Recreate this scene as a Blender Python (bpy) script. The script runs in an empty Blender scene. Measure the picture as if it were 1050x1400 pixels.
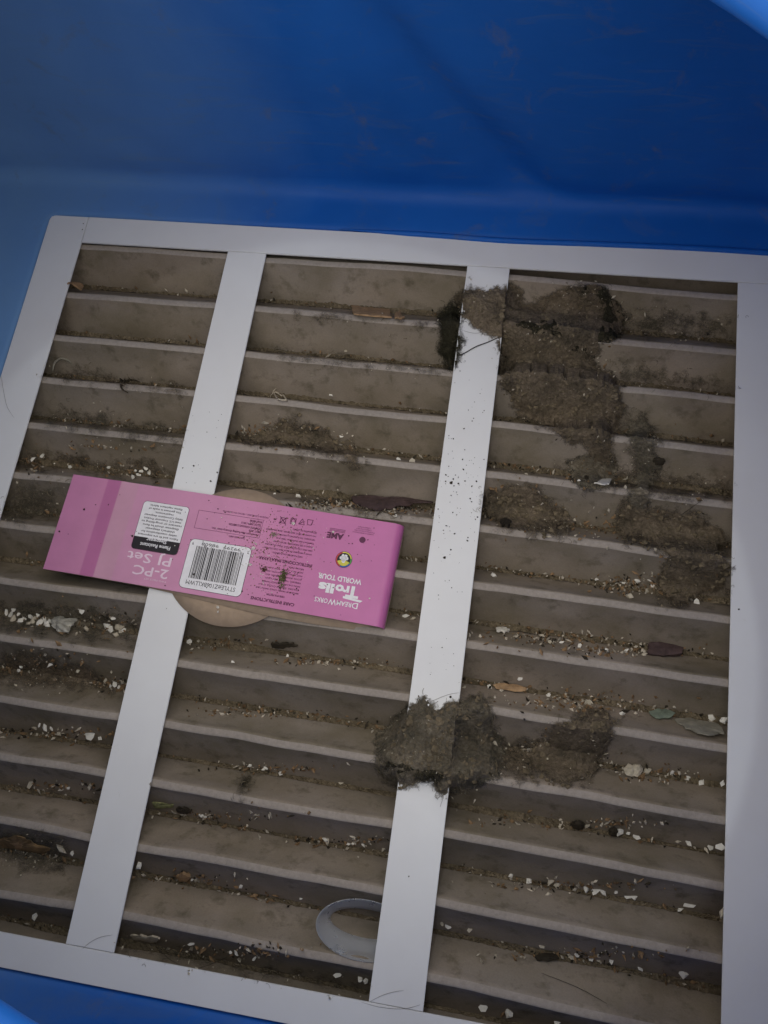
import bpy, bmesh, math, random
import numpy as np
from mathutils import Vector, Matrix, Euler

random.seed(7)
rng = np.random.default_rng(11)
sc = bpy.context.scene
C = sc.collection

# ------------------------------------------------------------------ camera
H_CAM = 0.57
F_PX = 1178.48                      # focal length for a 1050 px wide picture
R = np.array([[0.98358708, -0.10280418, 0.14828272],
              [0.14418662, 0.94188880, -0.30340684],
              [-0.10847434, 0.31980743, 0.94125264]])
cam = bpy.data.cameras.new('camera')
cam.sensor_fit = 'HORIZONTAL'
cam.sensor_width = 36.0
cam.lens = 36.0 * F_PX / 1050.0
cam.clip_start = 0.005
cam.clip_end = 100
camo = bpy.data.objects.new('camera', cam)
M4 = Matrix([list(R[0]) + [0], list(R[1]) + [0], list(R[2]) + [H_CAM], [0, 0, 0, 1]])
camo.matrix_world = M4
C.objects.link(camo)
sc.camera = camo

# ------------------------------------------------------------------ light
world = bpy.data.worlds.new('World')
sc.world = world
world.use_nodes = True
bg = world.node_tree.nodes['Background']
bg.inputs['Color'].default_value = (1.0, 0.957, 0.91, 1)
bg.inputs['Strength'].default_value = 1.24

sun = bpy.data.lights.new('sky_glow', 'SUN')
sun.energy = 0.26
sun.angle = math.radians(60)
sun.color = (1.0, 0.98, 0.96)
suno = bpy.data.objects.new('sky_glow', sun)
suno.rotation_euler = (math.radians(9), math.radians(6), 0)
C.objects.link(suno)

# the phone's own lamp beside the lens: a weak round beam with a clean edge
torch = bpy.data.lights.new('phone_lamp', 'SPOT')
torch.energy = 1.2
torch.color = (0.86, 0.95, 1.0)
torch.shadow_soft_size = 0.004
torch.spot_blend = 0.006
torcho = bpy.data.objects.new('phone_lamp', torch)
tpos = Vector((-0.050, 0.040, 0.570))
taim = Vector((-0.120, 0.090, 0.0))
torcho.location = tpos
torcho.rotation_euler = (taim - tpos).to_track_quat('-Z', 'Y').to_euler()
torch.spot_size = math.radians(2 * 27.4)
C.objects.link(torcho)

vs = sc.view_settings
vs.view_transform = 'Standard'
vs.look = 'None'
vs.exposure = 0.0
vs.gamma = 1.0
vs.use_curve_mapping = False


# ------------------------------------------------------------------ helpers
def un(px, py, z=0.0):
    """picture point of the photograph -> point of the place at height z"""
    d = R @ np.array([(px - 525) / F_PX, -(py - 700) / F_PX, -1.0])
    t = (z - H_CAM) / d[2]
    return d[0] * t, d[1] * t


def tag(o, label=None, cat=None, group=None, kind=None):
    if label: o['label'] = label
    if cat: o['category'] = cat
    if group: o['group'] = group
    if kind: o['kind'] = kind
    return o


def empty(name, loc=(0, 0, 0)):
    o = bpy.data.objects.new(name, None)
    o.location = loc
    o.empty_display_size = 0.02
    C.objects.link(o)
    return o


def mesh_obj(name, verts, faces, mat, parent=None, smooth=False):
    me = bpy.data.meshes.new(name)
    me.from_pydata([tuple(v) for v in verts], [], [tuple(f) for f in faces])
    me.update()
    if smooth:
        me.polygons.foreach_set('use_smooth', [True] * len(me.polygons))
    if mat: me.materials.append(mat)
    o = bpy.data.objects.new(name, me)
    C.objects.link(o)
    if parent:
        o.parent = parent
        o.location = -Vector(parent.location) if parent.parent is None else Vector((0, 0, 0))
    return o


def bm_obj(name, bm, mat, parent=None, smooth=False):
    me = bpy.data.meshes.new(name)
    bm.to_mesh(me)
    bm.free()
    if smooth:
        me.polygons.foreach_set('use_smooth', [True] * len(me.polygons))
    if mat: me.materials.append(mat)
    o = bpy.data.objects.new(name, me)
    C.objects.link(o)
    if parent: o.parent = parent
    return o


def _hash(ix, iy, s):
    n = (ix.astype(np.int64) * 374761393 + iy.astype(np.int64) * 668265263 + s * 1442695041) & 0x7fffffff
    n = (n ^ (n >> 13)) * 1274126177 & 0x7fffffff
    n = n ^ (n >> 16)
    return (n & 0xffff) / 65535.0


def vnoise(x, y, s=0):
    x = np.asarray(x, float); y = np.asarray(y, float)
    ix = np.floor(x); iy = np.floor(y)
    fx = x - ix; fy = y - iy
    fx = fx * fx * (3 - 2 * fx); fy = fy * fy * (3 - 2 * fy)
    a = _hash(ix, iy, s); b = _hash(ix + 1, iy, s); c = _hash(ix, iy + 1, s); d = _hash(ix + 1, iy + 1, s)
    return (a * (1 - fx) + b * fx) * (1 - fy) + (c * (1 - fx) + d * fx) * fy


def fbm(x, y, s=0, o=4):
    t = 0; a = .5; n = 0
    for k in range(o):
        t = t + a * vnoise(np.asarray(x) * 2 ** k, np.asarray(y) * 2 ** k, s + k * 17)
        n += a; a *= .5
    return t / n


# ------------------------------------------------------------------ materials
def new_mat(name, rough=0.6, spec=0.4):
    m = bpy.data.materials.new(name)
    m.use_nodes = True
    nt = m.node_tree
    b = nt.nodes['Principled BSDF']
    b.inputs['Roughness'].default_value = rough
    b.inputs['Specular IOR Level'].default_value = spec
    return m, nt, b


def N(nt, t, **kw):
    n = nt.nodes.new(t)
    for k, v in kw.items(): setattr(n, k, v)
    return n


def coords(nt, scale=(1, 1, 1), kind='Object'):
    tc = N(nt, 'ShaderNodeTexCoord')
    mp = N(nt, 'ShaderNodeMapping')
    mp.inputs['Scale'].default_value = scale
    nt.links.new(tc.outputs[kind], mp.inputs['Vector'])
    return mp.outputs['Vector']


def noise(nt, vec, scale, detail=4, rough=.6, dist=0):
    n = N(nt, 'ShaderNodeTexNoise')
    n.inputs['Scale'].default_value = scale
    n.inputs['Detail'].default_value = detail
    n.inputs['Roughness'].default_value = rough
    n.inputs['Distortion'].default_value = dist
    nt.links.new(vec, n.inputs['Vector'])
    return n.outputs['Fac']


def ramp(nt, fac, stops, interp='LINEAR'):
    r = N(nt, 'ShaderNodeValToRGB')
    cr = r.color_ramp
    cr.interpolation = interp
    while len(cr.elements) < len(stops): cr.elements.new(0.5)
    for e, (p, c) in zip(cr.elements, stops):
        e.position = p
        e.color = c if len(c) == 4 else (*c, 1)
    nt.links.new(fac, r.inputs['Fac'])
    return r.outputs['Color']


def mix(nt, fac, a, b):
    m = N(nt, 'ShaderNodeMix', data_type='RGBA')
    if isinstance(fac, (int, float)): m.inputs[0].default_value = fac
    else: nt.links.new(fac, m.inputs[0])
    for s, v in ((6, a), (7, b)):
        if isinstance(v, tuple): m.inputs[s].default_value = (*v, 1)
        else: nt.links.new(v, m.inputs[s])
    return m.outputs[2]


def bump(nt, b, h, strength, dist=0.001):
    n = N(nt, 'ShaderNodeBump')
    n.inputs['Strength'].default_value = strength
    n.inputs['Distance'].default_value = dist
    nt.links.new(h, n.inputs['Height'])
    nt.links.new(n.outputs['Normal'], b.inputs['Normal'])


def flat(name, col, rough=.7, spec=.3, var=.25, scale=300):
    m, nt, b = new_mat(name, rough, spec)
    v = coords(nt)
    f = noise(nt, v, scale, 3)
    lo = tuple(c * (1 - var) for c in col); hi = tuple(min(1, c * (1 + var)) for c in col)
    nt.links.new(ramp(nt, f, [(.3, lo), (.7, hi)]), b.inputs['Base Color'])
    return m


def make_materials():
    M = {}
    # white painted aluminium / plastic frame
    m, nt, b = new_mat('white_paint', .38, .45)
    v = coords(nt)
    a = noise(nt, v, 9, 5, .6)
    st = noise(nt, v, 38, 6, .7, .6)
    fine = noise(nt, v, 900, 2)
    col = ramp(nt, a, [(.3, (.70, .69, .69)), (.7, (.77, .77, .77))])
    smear = ramp(nt, st, [(.66, (0, 0, 0)), (.80, (1, 1, 1))])
    col = mix(nt, smear, col, (.60, .58, .54))
    nt.links.new(col, b.inputs['Base Color'])
    nt.links.new(ramp(nt, st, [(.35, (.33,) * 3), (.75, (.55,) * 3)]), b.inputs['Roughness'])
    bump(nt, b, fine, .05, .0004)
    M['white'] = m
    # beige filter fabric with ground-in grime
    m, nt, b = new_mat('pleat_fabric', .9, .12)
    v = coords(nt)
    a = noise(nt, v, 6, 4, .55, .1)
    g = noise(nt, v, 15, 7, .60, .2)
    sp = noise(nt, v, 75, 6, .66)
    fine = noise(nt, v, 900, 3, .7)
    base = ramp(nt, a, [(.32, (.335, .272, .214)), (.68, (.292, .252, .212))])
    gm = ramp(nt, g, [(.36, (0, 0, 0)), (.66, (.85,) * 3)])
    col = mix(nt, gm, base, (.180, .148, .098))
    dots = ramp(nt, sp, [(.53, (0, 0, 0)), (.72, (.75,) * 3)])
    col = mix(nt, dots, col, (.112, .094, .062))
    grain = ramp(nt, fine, [(.3, (.90,) * 3), (.7, (1.06,) * 3)])
    mm = N(nt, 'ShaderNodeMix', data_type='RGBA', blend_type='MULTIPLY')
    mm.inputs[0].default_value = 1
    nt.links.new(col, mm.inputs[6]); nt.links.new(grain, mm.inputs[7])
    nt.links.new(mm.outputs[2], b.inputs['Base Color'])
    bump(nt, b, fine, .15, .0004)
    M['slat'] = m
    m, nt, b = new_mat('pleat_edge', .85, .15)
    v = coords(nt)
    a = noise(nt, v, 14, 6, .65, .4); f = noise(nt, v, 420, 3, .7)
    col = ramp(nt, a, [(.3, (.37, .320, .275)), (.72, (.30, .262, .230))])
    g = ramp(nt, f, [(.3, (.85,) * 3), (.7, (1.08,) * 3)])
    mm = N(nt, 'ShaderNodeMix', data_type='RGBA', blend_type='MULTIPLY'); mm.inputs[0].default_value = 1
    nt.links.new(col, mm.inputs[6]); nt.links.new(g, mm.inputs[7])
    nt.links.new(mm.outputs[2], b.inputs['Base Color'])
    M['slat_edge'] = m
    # blue bin plastic
    m, nt, b = new_mat('blue_plastic', .42, .25)
    v = coords(nt)
    vs_ = coords(nt, (1, 1, 6))
    a = noise(nt, v, 5, 5, .6, .5)
    sc_ = noise(nt, vs_, 16, 9, .72, 1.2)
    du = noise(nt, v, 24, 7, .7, .5)
    fine = noise(nt, v, 420, 3, .6)
    col = ramp(nt, a, [(.3, (.006, .098, .420)), (.7, (.011, .128, .510))])
    scuff = ramp(nt, sc_, [(.54, (0, 0, 0)), (.76, (.45,) * 3)])
    col = mix(nt, scuff, col, (.10, .15, .24))
    # pale glare haze painted into the blue, growing towards the bin's left side
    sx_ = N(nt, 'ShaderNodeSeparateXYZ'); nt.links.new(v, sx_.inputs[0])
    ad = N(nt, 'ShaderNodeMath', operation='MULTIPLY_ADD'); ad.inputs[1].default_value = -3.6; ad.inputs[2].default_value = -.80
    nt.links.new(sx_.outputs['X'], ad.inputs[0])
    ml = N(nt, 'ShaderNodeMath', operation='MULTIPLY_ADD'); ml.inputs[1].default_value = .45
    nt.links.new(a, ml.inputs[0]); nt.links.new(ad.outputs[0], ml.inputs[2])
    painted_haze = ramp(nt, ml.outputs[0], [(.10, (0, 0, 0)), (1.0, (.75,) * 3)])
    col = mix(nt, painted_haze, col, (.20, .36, .56))
    dust = ramp(nt, du, [(.575, (0, 0, 0)), (.76, (.55,) * 3)])
    col = mix(nt, dust, col, (.15, .15, .13))
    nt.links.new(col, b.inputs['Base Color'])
    nt.links.new(ramp(nt, sc_, [(.35, (.45,) * 3), (.7, (.70,) * 3)]), b.inputs['Roughness'])
    bump(nt, b, fine, .12, .0006)
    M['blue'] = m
    # printed pink card, colour by the length of the sleeve (UV)
    m, nt, b = new_mat('pink_card', .40, .45)
    tc = N(nt, 'ShaderNodeTexCoord'); sx = N(nt, 'ShaderNodeSeparateXYZ')
    nt.links.new(tc.outputs['UV'], sx.inputs[0])
    P0, P1, P2, P3, P4 = (.60, .245, .41), (.50, .165, .335), (.58, .30, .41), (.60, .285, .43), (.55, .170, .37)
    col = ramp(nt, sx.outputs['X'], [(0, (.58, .23, .40)), (SX[0] - .004, P0), (SX[0], P1), (SX[1], P1), (SX[1] + .002, P2), (SX[2], P2), (SX[2] + .002, P3),
                                     (.55, (.62, .25, .43)), (.72, P4), (1, (.55, .155, .37))])
    v = coords(nt)
    a = noise(nt, v, 60, 5)
    g = ramp(nt, a, [(.3, (.93,) * 3), (.7, (1.03,) * 3)])
    mm = N(nt, 'ShaderNodeMix', data_type='RGBA', blend_type='MULTIPLY')
    mm.inputs[0].default_value = 1
    nt.links.new(col, mm.inputs[6]); nt.links.new(g, mm.inputs[7])
    nt.links.new(mm.outputs[2], b.inputs['Base Color'])
    M['pink'] = m
    M['kraft'] = flat('kraft_card', (.37, .275, .195), .8, .2, .10, 180)
    M['ink_black'] = flat('black_ink', (.022, .018, .022), .5, .3, .1)
    M['ink_plum'] = flat('plum_ink', (.12, .025, .075), .5, .3, .1)
    M['ink_white'] = flat('white_ink', (.80, .78, .80), .5, .3, .05)
    M['ink_pale'] = flat('pale_pink_ink', (.80, .62, .72), .5, .3, .05)
    M['ink_yellow'] = flat('yellow_ink', (.62, .55, .08), .5, .3, .1)
    M['ink_red'] = flat('red_ink', (.55, .05, .05), .5, .3, .1)
    M['ink_green'] = flat('green_ink', (.10, .38, .08), .5, .3, .1)
    M['ink_blue'] = flat('blue_ink', (.04, .12, .45), .5, .3, .1)
    M['chip'] = flat('chip_white', (.74, .70, .62), .75, .3, .18, 420)
    M['chip_cream'] = flat('chip_cream', (.50, .44, .34), .8, .3, .25, 300)
    M['chip_grey'] = flat('chip_grey', (.40, .38, .33), .8, .25, .3, 260)
    M['grit_pale'] = flat('grit_pale', (.50, .44, .35), .8, .25, .4, 160)
    M['grit_brown'] = flat('grit_brown', (.22, .14, .075), .85, .2, .55, 160)
    M['grit_dark'] = flat('grit_dark', (.040, .032, .022), .85, .2, .4, 160)
    M['bark'] = flat('bark_orange', (.34, .215, .115), .7, .3, .35, 220)
    M['twig'] = flat('twig_pale', (.50, .43, .33), .7, .3, .25, 300)
    M['leaf_dark'] = flat('leaf_dark', (.075, .048, .046), .7, .3, .35, 160)
    M['leaf_brown'] = flat('leaf_brown', (.21, .135, .065), .7, .3, .45, 140)
    M['leaf_grey'] = flat('leaf_grey', (.27, .25, .20), .7, .3, .25, 160)
    M['leaf_green'] = flat('leaf_green', (.18, .215, .165), .7, .3, .3, 220)
    M['moss'] = flat('moss_green', (.22, .22, .10), .9, .1, .5, 300)
    M['hair'] = flat('hair_dark', (.035, .028, .022), .6, .3, .2)
    M['hair_grey'] = flat('hair_grey', (.26, .24, .23), .6, .3, .2)
    # soil packed in the grooves
    m, nt, b = new_mat('soil', .95, .1)
    v = coords(nt)
    a = noise(nt, v, 60, 8, .7, .5); f = noise(nt, v, 480, 4, .7)
    col = ramp(nt, a, [(.3, (.110, .088, .056)), (.5, (.180, .142, .092)), (.72, (.27, .215, .145))])
    g = ramp(nt, f, [(.3, (.6,) * 3), (.7, (1.25,) * 3)])
    mm = N(nt, 'ShaderNodeMix', data_type='RGBA', blend_type='MULTIPLY'); mm.inputs[0].default_value = 1
    nt.links.new(col, mm.inputs[6]); nt.links.new(g, mm.inputs[7])
    nt.links.new(mm.outputs[2], b.inputs['Base Color'])
    bump(nt, b, f, .8, .002)
    M['soil'] = m
    # lint mats
    def lint(name, dark, mid, light, s=46):
        m, nt, b = new_mat(name, 1.0, .05)
        v = coords(nt)
        a = noise(nt, v, s * .8, 9, .74, .5); f = noise(nt, v, 380, 5, .75, .6)
        col = ramp(nt, a, [(.30, dark), (.48, mid), (.70, light)])
        g = ramp(nt, f, [(.28, (.45,) * 3), (.72, (1.4,) * 3)])
        mm = N(nt, 'ShaderNodeMix', data_type='RGBA', blend_type='MULTIPLY'); mm.inputs[0].default_value = 1
        nt.links.new(col, mm.inputs[6]); nt.links.new(g, mm.inputs[7])
        nt.links.new(mm.outputs[2], b.inputs['Base Color'])
        bump(nt, b, f, 1.0, .003)
        # loose fluff thins out towards the edge of the mat
        at = N(nt, 'ShaderNodeAttribute', attribute_name='cover')
        hf = noise(nt, v, 620, 4, .75, .8); lf = noise(nt, v, 150, 5, .7)
        su = N(nt, 'ShaderNodeMath', operation='ADD'); nt.links.new(hf, su.inputs[0]); nt.links.new(lf, su.inputs[1])
        ma = N(nt, 'ShaderNodeMath', operation='MULTIPLY_ADD'); ma.inputs[1].default_value = 2.0
        nt.links.new(at.outputs['Fac'], ma.inputs[0]); nt.links.new(su.outputs[0], ma.inputs[2])
        al = ramp(nt, ma.outputs[0], [(.0, (0, 0, 0)), (1, (1, 1, 1))])
        mr = N(nt, 'ShaderNodeMapRange'); mr.inputs['From Min'].default_value = 1.25; mr.inputs['From Max'].default_value = 1.85
        nt.links.new(ma.outputs[0], mr.inputs['Value'])
        nt.links.new(mr.outputs['Result'], b.inputs['Alpha'])
        return m
    M['lint_brown'] = lint('lint_brown', (.075, .064, .045), (.185, .146, .102), (.320, .250, .175))
    M['lint_green'] = lint('lint_green', (.072, .068, .052), (.185, .160, .118), (.340, .285, .210))
    M['lint_dark'] = lint('lint_dark', (.020, .020, .013), (.050, .046, .030), (.095, .080, .050))
    M['fibre'] = flat('lint_fibre', (.16, .13, .09), .95, .05, .4, 60)
    M['fibre_dark'] = flat('lint_fibre_dark', (.050, .045, .032), .95, .05, .4, 60)
    # cloudy plastic ring
    m, nt, b = new_mat('cloudy_plastic', .28, .5)
    b.inputs['Base Color'].default_value = (.86, .88, .92, 1)
    b.inputs['Transmission Weight'].default_value = .78
    b.inputs['IOR'].default_value = 1.22
    v = coords(nt)
    f = noise(nt, v, 120, 4)
    nt.links.new(ramp(nt, f, [(.3, (.22,) * 3), (.7, (.42,) * 3)]), b.inputs['Roughness'])
    M['ring'] = m
    return M


SX = (.1165, .1570, .2125)            # where the printed bands of the sleeve begin and end
M = make_materials()

# ------------------------------------------------------------------ layout of the place (metres, frame top = z 0)
X_LO, X_LI, X_A0, X_A1, X_B0, X_B1, X_RI, X_RO = -.4073, -.3731, -.2471, -.2152, -.0546, -.0223, .1446, .1788
Y_TO, Y_TI, Y_BI, Y_BO = .4134, .3888, -.1193, -.1386
ZR = -.0022
DEEP = .033
V_OFF = .0196
BAND = .0024
RIDGES = [.4200, .3882, .3420, .3018, .2627, .2235, .1821, .1418, .0997, .0585, .0161, -.0220, -.0618, -.1046, -.1470]
RIDGES = [r * (H_CAM - ZR) / (H_CAM + .012) for r in RIDGES]
FILL = .0035
CX, CY = -.1142, .1374


def skew(x):
    u = (np.asarray(x) + .115) / .26
    return -.0165 * np.asarray(x) + .0006 - .0019 * u * u


_ky, _kz = [], []
for i, r in enumerate(RIDGES):
    _ky += [r + BAND, r - BAND, r - V_OFF]
    _kz += [ZR, ZR, ZR - DEEP]
_ky = np.array(_ky[::-1]); _kz = np.array(_kz[::-1])


def Hs(x, y):
    z = np.interp(np.asarray(y) - skew(x), _ky, _kz)
    return np.maximum(z, ZR - DEEP + FILL)


def on_frame(x, y):
    x = np.asarray(x); y = np.asarray(y)
    inb = (x > X_LO) & (x < X_RO) & (y > Y_BO) & (y < Y_TO)
    hole = (y > Y_BI) & (y < Y_TI) & (((x > X_LI) & (x < X_A0)) | ((x > X_A1) & (x < X_B0)) | ((x > X_B1) & (x < X_RI)))
    return inb & ~hole


def Bz(x, y, floor=-1.0):
    return np.where(on_frame(x, y), 0.0, np.maximum(Hs(x, y), floor))


def pick(px, py, floor=-1.0):
    """where the sight line through a picture point meets frame or slats"""
    px = np.atleast_1d(np.asarray(px, float)); py = np.atleast_1d(np.asarray(py, float))
    D = np.stack([(px - 525) / F_PX, -(py - 700) / F_PX, -np.ones_like(px)])
    W = R @ D
    sx, sy = W[0] / W[2], W[1] / W[2]
    z = np.full(px.shape, .002); done = np.zeros(px.shape, bool)
    zc = .002
    while zc > -.06:
        x = (zc - H_CAM) * sx; y = (zc - H_CAM) * sy
        hit = ~done & (Bz(x, y, floor) >= zc)
        z[hit] = zc; done |= hit
        zc -= .0007
    z[~done] = -.055
    z = np.minimum(z + .0003, .0)
    return (z - H_CAM) * sx, (z - H_CAM) * sy, z


# ------------------------------------------------------------------ blue bin
def rrect(hx, hy, r, n=240):
    """rounded rectangle outline, evenly stepped, counter-clockwise"""
    segs = []
    per = 4 * (hx + hy - 2 * r) + 2 * math.pi * r
    pts = []
    for k in range(n):
        s = per * k / n
        parts = [(2 * (hy - r), 'r'), (math.pi * r / 2, 'c0'), (2 * (hx - r), 't'), (math.pi * r / 2, 'c1'),
                 (2 * (hy - r), 'l'), (math.pi * r / 2, 'c2'), (2 * (hx - r), 'b'), (math.pi * r / 2, 'c3')]
        for L, t in parts:
            if s <= L + 1e-9: break
            s -= L
        if t == 'r': p = (hx, -hy + r + s)
        elif t == 't': p = (hx - r - s, hy)
        elif t == 'l': p = (-hx, hy - r - s)
        elif t == 'b': p = (-hx + r + s, -hy)
        else:
            c = int(t[1]); a = s / r + c * math.pi / 2
            ccx = (hx - r) * (1 if c in (0, 3) else -1); ccy = (hy - r) * (1 if c in (0, 1) else -1)
            p = (ccx + r * math.cos(a), ccy + r * math.sin(a))
        pts.append((p[0] + CX, p[1] + CY))
    return pts


def widen(x, w):
    # the bin is roomier on the left of the frame
    return x if x > CX else CX + (x - CX) * (1 + w)


HX, HY = (X_RO - X_LO) / 2, (Y_TO - Y_BO) / 2


def build_bin():
    root = empty('blue_bin', (CX, CY, -.085))
    tag(root, 'large scuffed blue plastic bin around the white frame, with an oval opening on top', 'bin')
    n = 360
    rings = []
    def ring(off, z, r, wide=0.0):
        rings.append([(widen(x, wide), y, z) for x, y in rrect(HX + off, HY + off, max(r, .004), n)])
    # well below the frame, floor flange, fillet, wall
    ring(.0012, -.072, .006)
    ring(.0012, -.0030, .006)
    ring(.0026, -.0012, .008)
    ring(.0060, -.0004, .012)
    for k in range(1, 7): ring(.006 + .019 * k / 6, -.0004 + .0008 * k / 6, .014 + .03 * k / 6, .25 * k / 6)
    for k in range(1, 8):
        a = k / 7 * math.radians(86)
        ring(.0250 + .0145 * math.sin(a), .0004 + .0145 * (1 - math.cos(a)), .046 + .02 * k / 7, .25)
    for k in range(1, 41):
        z = .0142 + (.293 - .0142) * k / 40
        ring(.0395 + .012 * k / 40, z, .07 + .05 * k / 40, .25)
    V = []
    for ri, rg in enumerate(rings):
        for (x, y, z) in rg:
            if z > .004:
                w = min(1, (z - .004) / .02)
                # dents of the moulded wall
                und = (fbm(x * 9 + 3, z * 9, 5, 3) - .5) * .010 * w
                if y > CY + HY:
                    x0, z0, x1, z1 = -.005, .0, -.135, .175
                    L = math.hypot(x1 - x0, z1 - z0)
                    dd = ((x - x0) * (z1 - z0) - (z - z0) * (x1 - x0)) / L
                    y += und + w * (.009 * math.exp(-(dd / .02) ** 2) - .006 / (1 + math.exp(-dd / .012)))
                elif x < CX - HX: x -= und
                else: y -= und
            V.append((x, y, z))
    F = []
    for a in range(len(rings) - 1):
        for k in range(n):
            k2 = (k + 1) % n
            F.append((a * n + k, a * n + k2, (a + 1) * n + k2, (a + 1) * n + k))
    F.append(tuple(range(n - 1, -1, -1)))
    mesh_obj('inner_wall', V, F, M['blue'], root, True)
    # top with the oval opening and its rolled rim
    hc, ha, hb, ang = (-.1022, .1573), .3008, .2254, math.radians(147)
    def ell(k, grow, z):
        t = 2 * math.pi * k / n
        # follow the direction of the outline point so the strips do not twist
        x, y = rrect_o[k]
        th = math.atan2(y - hc[1], x - hc[0]) - ang
        rr = ha * hb / math.hypot(hb * math.cos(th), ha * math.sin(th)) + grow
        return (hc[0] + rr * math.cos(th + ang), hc[1] + rr * math.sin(th + ang), z)
    rrect_o = [(widen(x, .25), y) for x, y in rrect(HX + .06, HY + .06, .13, n)]
    zl = .300; rb = .0065
    prof = []
    prof.append([(widen(x, .25), y, -.085) for x, y in rrect(HX + .050, HY + .050, .09, n)])
    prof.append([(widen(x, .25), y, .288) for x, y in rrect(HX + .060, HY + .060, .13, n)])
    prof.append([(widen(x, .25), y, .297) for x, y in rrect(HX + .057, HY + .057, .128, n)])
    prof.append([(widen(x, .25), y, .300) for x, y in rrect(HX + .050, HY + .050, .122, n)])
    prof.append([ell(k, .030, zl) for k in range(n)])
    prof.append([ell(k, .014, zl + .001) for k in range(n)])
    for j in range(0, 11):
        a = math.radians(110 - 22 * j)
        prof.append([ell(k, rb - rb * math.cos(math.radians(90) - a) * 1.0 if False else rb - rb * math.sin(math.radians(18 * j)) if j < 6 else rb - rb * math.sin(math.radians(18 * j)), zl - rb * .6 + rb * math.cos(math.radians(18 * j))) for k in range(n)])
    prof.append([ell(k, .014, zl - .008) for k in range(n)])
    prof.append([ell(k, .05, zl - .0075) for k in range(n)])
    prof.append([(widen(x, .25), y, .2932) for x, y in rrect(HX + .0517, HY + .0517, .121, n)])
    V = [p for rg in prof for p in rg]
    F = []
    for a in range(len(prof) - 1):
        for k in range(n):
            k2 = (k + 1) % n
            F.append((a * n + k, (a + 1) * n + k, (a + 1) * n + k2, a * n + k2))
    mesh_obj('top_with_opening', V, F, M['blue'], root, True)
    # raised lip of the flange along the upper rail
    bm = bmesh.new()
    ring_prev = None
    for k in range(61):
        x = -.16 + .335 * k / 60
        t = k / 60
        yy = Y_TO + .0016 - .0026 * math.exp(-((x + .03) / .05) ** 2) - .0004 * math.sin(x * 40)
        rad = .0024 * min(1, t * 5 + .15)
        cur = []
        for j in range(8):
            a = 2 * math.pi * j / 8
            cur.append(bm.verts.new((x, yy + rad * math.cos(a), .0002 + rad * .9 * math.sin(a))))
        if ring_prev:
            for j in range(8): bm.faces.new((ring_prev[j], ring_prev[(j + 1) % 8], cur[(j + 1) % 8], cur[j]))
        ring_prev = cur
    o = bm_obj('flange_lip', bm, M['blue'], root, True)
    o.location = -Vector(root.location)
    return root


build_bin()


# ------------------------------------------------------------------ white frame
def prism(outline, z0, z1, bev=.0007):
    bm = bmesh.new()
    vs_ = [bm.verts.new((x, y, z0)) for x, y in outline]
    f = bm.faces.new(vs_)
    if f.normal.z > 0: f.normal_flip()
    r = bmesh.ops.extrude_face_region(bm, geom=[f])
    top = [e for e in r['geom'] if isinstance(e, bmesh.types.BMVert)]
    for v in top: v.co.z = z1
    bmesh.ops.recalc_face_normals(bm, faces=bm.faces)
    ed = [e for e in bm.edges if all(abs(v.co.z - z1) < 1e-6 for v in e.verts)]
    bmesh.ops.bevel(bm, geom=ed, offset=bev, segments=2, affect='EDGES')
    return bm


def rect(x0, x1, y0, y1): return [(x0, y0), (x1, y0), (x1, y1), (x0, y1)]


def rounded(pts, idx, r):
    out = []
    n = len(pts)
    for i, p in enumerate(pts):
        if i not in idx: out.append(p); continue
        a = Vector(pts[i - 1]) - Vector(p); b = Vector(pts[(i + 1) % n]) - Vector(p)
        a.normalize(); b.normalize()
        c = Vector(p) + (a + b) * r
        for k in range(6):
            t = k / 5 * math.pi / 2
            q = c - b * r * math.cos(t) - a * r * math.sin(t)
            out.append((q.x, q.y))
    return out


XS0, XS1, YS0, YS1 = X_LO + .0008, X_RO - .0008, Y_BO + .0008, Y_TO - .0008


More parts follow.
